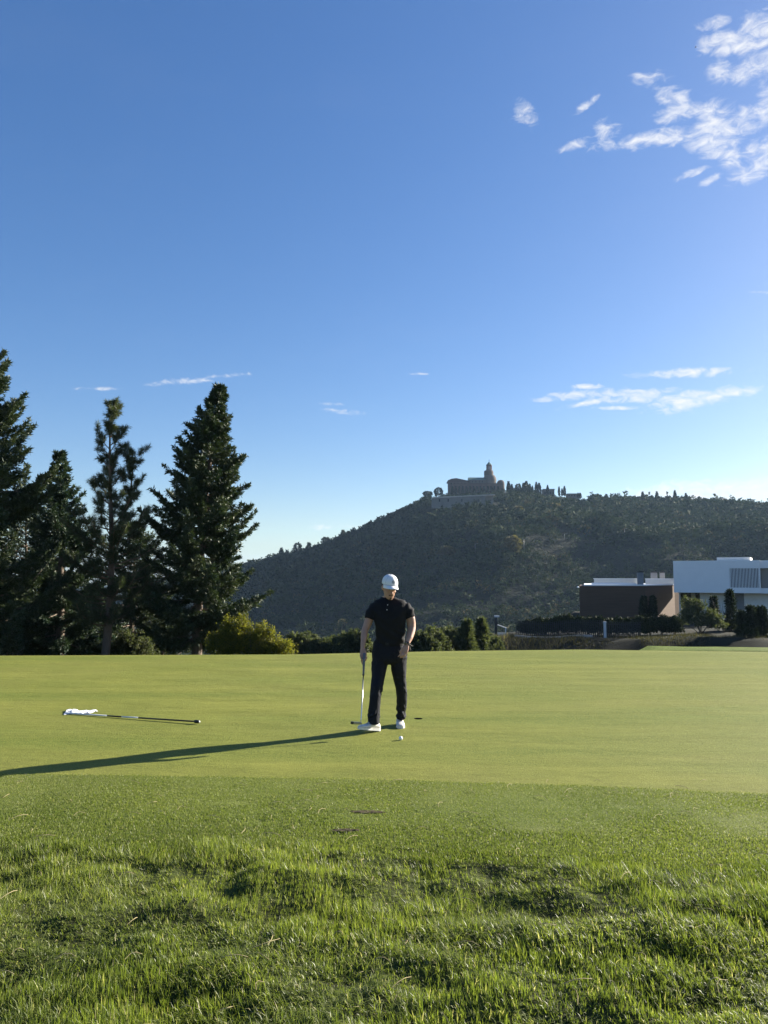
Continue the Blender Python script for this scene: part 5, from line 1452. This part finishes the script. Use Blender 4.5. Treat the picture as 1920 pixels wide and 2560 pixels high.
def cap():
    c = Vector((0, .006, .044)); r = (.0870, .106, .092); seg = 36
    vs = []; fs = []; rows = 12
    lows = -.012
    for i in range(rows):
        th = (math.pi / 2) * i / rows
        for k in range(seg):
            a = 2 * math.pi * k / seg; ca, sa = math.cos(a), math.sin(a)
            ridge = 1 + .006 * (abs(math.sin(3 * a)) - .5) * math.sin(th * 2)
            vs.append(HEAD @ (c + Vector((r[0] * math.cos(th) ** .85 * ca * ridge, r[1] * math.cos(th) ** .85 * sa * ridge, r[2] * math.sin(th)))))
    top = len(vs); vs.append(HEAD @ (c + Vector((0, 0, r[2] * 1.005))))
    bot = len(vs)
    for k in range(seg):
        a = 2 * math.pi * k / seg; vs.append(HEAD @ (c + Vector((r[0] * .995 * math.cos(a), r[1] * .995 * math.sin(a), lows - .012 * max(0, math.sin(a))))))
    for i in range(rows - 1):
        for k in range(seg): a, b = i * seg + k, i * seg + (k + 1) % seg; fs.append((a, b, b + seg, a + seg))
    for k in range(seg):
        fs.append(((rows - 1) * seg + k, (rows - 1) * seg + (k + 1) % seg, top)); fs.append((bot + k, bot + (k + 1) % seg, (k + 1) % seg, k))
    fs.append(tuple(bot + k for k in range(seg - 1, -1, -1)))
    cp = dress('cap', MB().add(vs, fs).mesh('cap'), M_cap); cp.data.polygons.foreach_set('use_smooth', [True] * len(cp.data.polygons))
    # curved brim
    vs = []; fs = []; nu, nv = 21, 7
    for side in (0, 1):
        for j in range(nv):
            v = j / (nv - 1)
            for i in range(nu):
                u = -1 + 2 * i / (nu - 1); w = .084 * u
                y0 = .006 - .105 * math.sqrt(max(0, 1 - (w / .0885) ** 2)); ext = .072 * (1 - abs(u) ** 3.2) + .004
                z = .044 - .034 * u * u * (.35 + .65 * v) - .013 * v
                vs.append(HEAD @ Vector((w * (1 + .02 * v), y0 - ext * v + .004, z - (.0035 if side else 0))))
    off = nu * nv
    for j in range(nv - 1):
        for i in range(nu - 1):
            a = j * nu + i; fs.append((a, a + nu, a + nu + 1, a + 1)); fs.append((off + a, off + a + 1, off + a + nu + 1, off + a + nu))
    bd = [i for i in range(nu)] + [j * nu + nu - 1 for j in range(1, nv)] + [(nv - 1) * nu + i for i in range(nu - 2, -1, -1)] + [j * nu for j in range(nv - 2, 0, -1)]
    for q in range(len(bd)): a, b = bd[q], bd[(q + 1) % len(bd)]; fs.append((a, b, off + b, off + a))
    br = dress('brim', MB().add(vs, fs).mesh('brim'), M_cap, cp); br.data.polygons.foreach_set('use_smooth', [True] * len(br.data.polygons))
    dress('top_button', MB().ball(c + Vector((0, 0, r[2] + .001)), (.008, .008, .004), HEAD).mesh('top_button'), M_cap, cp)
    M_seam = mat('grey seam and shade line', (.33, .34, .36), .8, .1)
    sm = MB()
    for a0 in (-90, -30, 30, 90, 150, 210):
        sm.tube([HEAD @ (c + Vector((r[0] * math.cos(th) ** .85 * math.cos(R(a0)), r[1] * math.cos(th) ** .85 * math.sin(R(a0)), r[2] * math.sin(th))) * 1.001) for th in np.linspace(.02, 1.5, 9)], .0011, 5)
    dress('seam', sm.mesh('seam'), M_seam, cp)
    sb = MB(); sb.tube([HEAD @ Vector((.0795 * u, .004 - .1035 * math.sqrt(1 - (.0795 * u / .0870) ** 2), .0475 - .034 * u * u * .35)) for u in np.linspace(-1, 1, 17)], .0022, 5)  # grey line along the seam, also painting the shading break above the brim
    dress('brim_seam_shade', sb.mesh('brim_seam_shade'), M_seam, cp)
    # round emblem on the front: ring, bold diagonal stroke and small strokes below
    def on(a, b):
        ang = -math.pi / 2 + a / .098; th = .46 + b / .098; q = 1.006
        return HEAD @ (c + Vector((r[0] * math.cos(th) ** .85 * math.cos(ang), r[1] * math.cos(th) ** .85 * math.sin(ang), r[2] * math.sin(th))) * q)
    R0 = .0185; E0 = (.0, -.002); mb = MB(); n = 28
    ring = [on(R0 * math.cos(6.2832 * k / n), R0 * math.sin(6.2832 * k / n)) for k in range(n + 1)]
    mb.tube(ring, .0015, 5)
    mb.tube([on(-.013, .0085), on(-.008, .0075), on(-.001, .0035), on(.006, -.001), on(.011, -.0075)], [.0016, .0040, .0034, .0030, .0012], 6)
    mb.tube([on(-.013, -.002), on(-.006, -.0055), on(.001, -.0075)], [.0009, .0013, .0008], 5); mb.tube([on(-.010, -.008), on(-.004, -.011), on(.003, -.0125)], [.0008, .0011, .0007], 5)
    dress('emblem', mb.mesh('emblem'), M_ink, cp)
cap()
def face():
    h = MB()
    for i in range(1):
        h.ball((0, .024, -.006), (.0795, .092, .072), HEAD, 22, 14)
    me = fuse('hair', h, .005, 1)
    bm = bmesh.new(); bm.from_mesh(me); inv = HEAD.inverted()
    kill = [v for v in bm.verts if (inv @ v.co).y < -.012 - .0 * (inv @ v.co).z or (inv @ v.co).z < -.058]
    bmesh.ops.delete(bm, geom=kill, context='VERTS'); bm.to_mesh(me); bm.free()
    dress('hair', me, M_hair)
    b = MB(); s = lambda c, r: b.ball(c, r, HEAD, 14, 9)
    s((0, -.099, -.065), (.023, .007, .0065)); s((-.021, -.092, -.070), (.009, .008, .009)); s((.021, -.092, -.070), (.009, .008, .009)); s((0, -.094, -.104), (.017, .009, .013)); s((0, -.082, -.119), (.024, .016, .009))
    dress('facial_hair', fuse('facial_hair', b, .0035, 2), M_beard)
    for q in (-1, 1):
        e = MB().ball((q * .030, -.0875, -.006), (.0115, .009, .006), HEAD, 12, 8); dress('eye', e.mesh('eye'), mat('dark eye', (.10, .085, .075), .25, .5))
        w = MB().tube([HEAD @ Vector((q * .015, -.100, .010)), HEAD @ Vector((q * .030, -.101, .015)), HEAD @ Vector((q * .046, -.088, .010))], [(.003, .003)] * 3, 6); dress('eyebrow', w.mesh('eyebrow'), M_hair)
face()
def wrist():
    c = Z1(1096, 1448, -.085); ax = (Z1(1120, 1395, -.06) - Z1(1082, 1465, -.09)).normalized()
    q = ax.to_track_quat('Z', 'Y').to_matrix().to_4x4(); n = 24
    w = MB(); M = Matrix.Translation(c) @ q
    w.lathe([(.0315, -.010), (.0335, -.008), (.0335, .008), (.0315, .010)], n, M)
    wt = dress('wristwatch', w.mesh('wristwatch'), mat('black strap', (.012, .012, .013), .5, .4))
    f = MB().lathe([(.016, 0), (.017, .006), (.014, .009)], 18, Matrix.Translation(Z1(1062, 1440, -.117)) @ Matrix.Rotation(R(100), 4, 'X')); dress('watch_case', f.mesh('watch_case'), mat('dark steel case', (.12, .12, .13), .3, .5, .8), wt)
    b = MB(); b.tube([Z1(1118, 1420, -.05), Z1(1140, 1455, -.05), Z1(1165, 1478, -.05), Z1(1198, 1488, -.05)], [(.010, .0015), (.010, .0015), (.008, .0015), (.003, .001)], 8, flat=(.3, .2, 1))
    b.tube([Z1(1128, 1452, -.06), Z1(1148, 1500, -.06), Z1(1146, 1560, -.065)], [(.003, .001)] * 3, 6, flat=(1, 0, 0))
    dress('wrist_ribbon', b.mesh('wrist_ribbon'), mat('pale ribbon', (.55, .55, .57), .7, .2))
wrist()

# ------------------------------------------------------------------ putter, ball, flag
def putter():
    hd = Z2(296, 1436, 8.33 - YP); top = Z1(352, 1612, -.150); axis = (hd - top).normalized()
    o = empty('putter', hd)
    g = lambda p: Vector(p) - hd
    gend = Z2(341, 556, 0); t = (gend.z - top.z) / (hd.z - top.z); ge = top.lerp(hd, t)
    steel = mat('polished steel', (.55, .56, .58), .22, .5, 1.0); rub = mat('grey rubber grip', (.10, .10, .115), .7, .3, var=(.15, .15, .165), scale=60)
    MB().tube([g(ge), g(hd.lerp(ge, .3)), g(hd + Vector((0, 0, .035))), g(hd + Vector((-.012, 0, .004)))], [.0062, .0055, .0050, .0050], 10).build('shaft', steel, o, True)
    gr = MB().tube([g(top), g(top.lerp(ge, .25)), g(top.lerp(ge, .97)), g(ge)], [(.013, .013), (.0145, .0135), (.0105, .0105), (.0085, .0085)], 14, flat=(0, 1, 0)).build('grip', rub, o, True)
    MB().tube([g(top.lerp(ge, .965)), g(top.lerp(ge, 1.03))], [.0118, .0118], 12).build('grip_end', M_dk, gr)
    # blade head, seen towards the toe
    b = MB(); b.box(-.108, .006, -.012, .012, -.014, .010); hdm = b.build('head', mat('brushed steel head', (.30, .30, .31), .35, .5, 1.0), o, False, .004)
    MB().box(-.112, -.078, -.0135, .0135, -.0155, .0115).build('toe_weight', M_dk, hdm, False, .004); MB().box(-.075, -.004, .0121, .030, -.013, -.004).build('flange', steel, hdm, False, .002)
    hdm.rotation_euler = (0, R(5), R(10))
    tag(o, 'steel putter with grey grip held upright in the golfer\'s right hand', 'putter')
putter()
def ball():
    c = gp(860 + 981 / 6.9125, 1600 + 1738 / 6.9125); r = .02135
    m = mat('white ball', (.80, .80, .79), .3, .5)
    nt = m.node_tree; N, L = nt.nodes, nt.links; v = N.new('ShaderNodeTexVoronoi'); v.inputs['Scale'].default_value = 230; tc = N.new('ShaderNodeTexCoord'); L.new(tc.outputs['Object'], v.inputs['Vector'])
    bp = N.new('ShaderNodeBump'); bp.inputs['Strength'].default_value = .5; bp.inputs['Distance'].default_value = .001; L.new(v.outputs['Distance'], bp.inputs['Height']); L.new(bp.outputs[0], N['Principled BSDF'].inputs['Normal'])
    me = MB().ball((0, 0, 0), r, None, 28, 18).mesh('golf_ball'); o = link_mesh('golf_ball', me, m, None, True); o.location = (c.x, c.y, r + .003)
    tag(o, 'white golf ball lying on the green before the golfer\'s feet', 'golf ball')
ball()
def flag():
    k7 = lambda zx, zy: gp(100 + zx / 3.77, 1720 + zy / 3.77, .02)
    a = k7(1500, 326); b = k7(235, 232); o = empty('flagstick', (b.x, b.y, 0)); g = lambda p: Vector((p.x - b.x, p.y - b.y, p.z))
    wh = mat('white stick paint', (.62, .64, .66), .4, .4); bk = mat('black stick paint', (.012, .012, .013), .4, .4)
    P = lambda t: b.lerp(a, t) + Vector((0, 0, -.006 + .016 * t))
    cuts = [(0, .33, wh), (.33, .44, bk), (.44, .565, wh), (.565, .97, bk)]
    for t0, t1, m in cuts: MB().tube([g(P(t0 + .0005)), g(P(t1 - .0005))], [.0092, .0092], 12).build('stick_section', m, o, True)
    MB().tube([g(P(.965)), g(P(.972)), g(P(.996)), g(P(1.0))], [.012, .019, .019, .014], 14).build('ferrule', bk, o, True)
    MB().tube([g(P(1.0005)), g(P(1.004))], [.012, .010], 12).build('end_plug', wh, o, True)
    # crumpled cloth lying over the stick
    nx, ny = 40, 26; vs = []; fs = []
    p0 = k7(230, 236); p1 = k7(470, 232); q0 = k7(262, 196); q1 = k7(548, 206)
    for j in range(ny):
        v = j / (ny - 1)
        for i in range(nx):
            u = i / (nx - 1)
            A = p0.lerp(p1, u); B = q0.lerp(q1, u); p = A.lerp(B, v)
            n1 = float(fbm(np.array([u * 7 + 3]), np.array([v * 4 + u * 3]), 3)[0]); n2 = float(fbm(np.array([u * 4]), np.array([v * 7 + 9]), 3)[0])
            h = .022 + .060 * max(0, n1 - .30) + .040 * math.exp(-((u - .22) / .2) ** 2 - ((v - .55) / .35) ** 2) * (.7 + n2) + .012 * math.sin(u * 20 + 6 * n2) * (1 - abs(2 * v - 1))
            h *= .24
            h *= .30 + .70 * math.sin(min(1, min(v, 1 - v) * 3 + .15) * 1.57)
            p = p + Vector(((n2 - .5) * .10 * v, (n1 - .5) * .22, 0)); vs.append(Vector((p.x - b.x, p.y - b.y, .006 + h)))
    for j in range(ny - 1):
        for i in range(nx - 1): q = j * nx + i; fs.append((q, q + 1, q + nx + 1, q + nx))
    me = MB().add(vs, fs).mesh('flag_cloth'); fl = link_mesh('flag_cloth', me, mat('white nylon', (.78, .79, .81), .6, .3, trans=.25, bump=.2, bscale=30), o, True)
    sm = fl.modifiers.new('t', 'SOLIDIFY'); sm.thickness = .0015
    tag(o, 'black and white flagstick with crumpled white flag lying on the green', 'flagstick')
flag()
# ------------------------------------------------------------------ the air between
def haze():
    m = bpy.data.materials.new('haze'); m.use_nodes = True; nt = m.node_tree; nt.nodes.clear()
    out = nt.nodes.new('ShaderNodeOutputMaterial'); v = nt.nodes.new('ShaderNodeVolumePrincipled')
    v.inputs['Color'].default_value = (.48, .70, 1.0, 1); v.inputs['Density'].default_value = HAZE_DENSITY; v.inputs['Anisotropy'].default_value = .15
    nt.links.new(v.outputs[0], out.inputs['Volume'])
    o = MB().box(-9300, 9300, -40, 6300, -62, 150).build('haze', m); tag(o, 'pale air between the viewer and the hill', 'haze', kind='stuff')
HAZE_DENSITY = .000075
haze()
tris = 0
for o in scene.objects:
    if o.type == 'MESH': tris += sum(len(p.vertices) - 2 for p in o.data.polygons) if len(o.data.polygons) < 2000 else len(o.data.polygons) * (2 if len(o.data.polygons[0].vertices) == 4 else 1)
print('TRIANGLES', tris, 'objects', len(scene.objects))
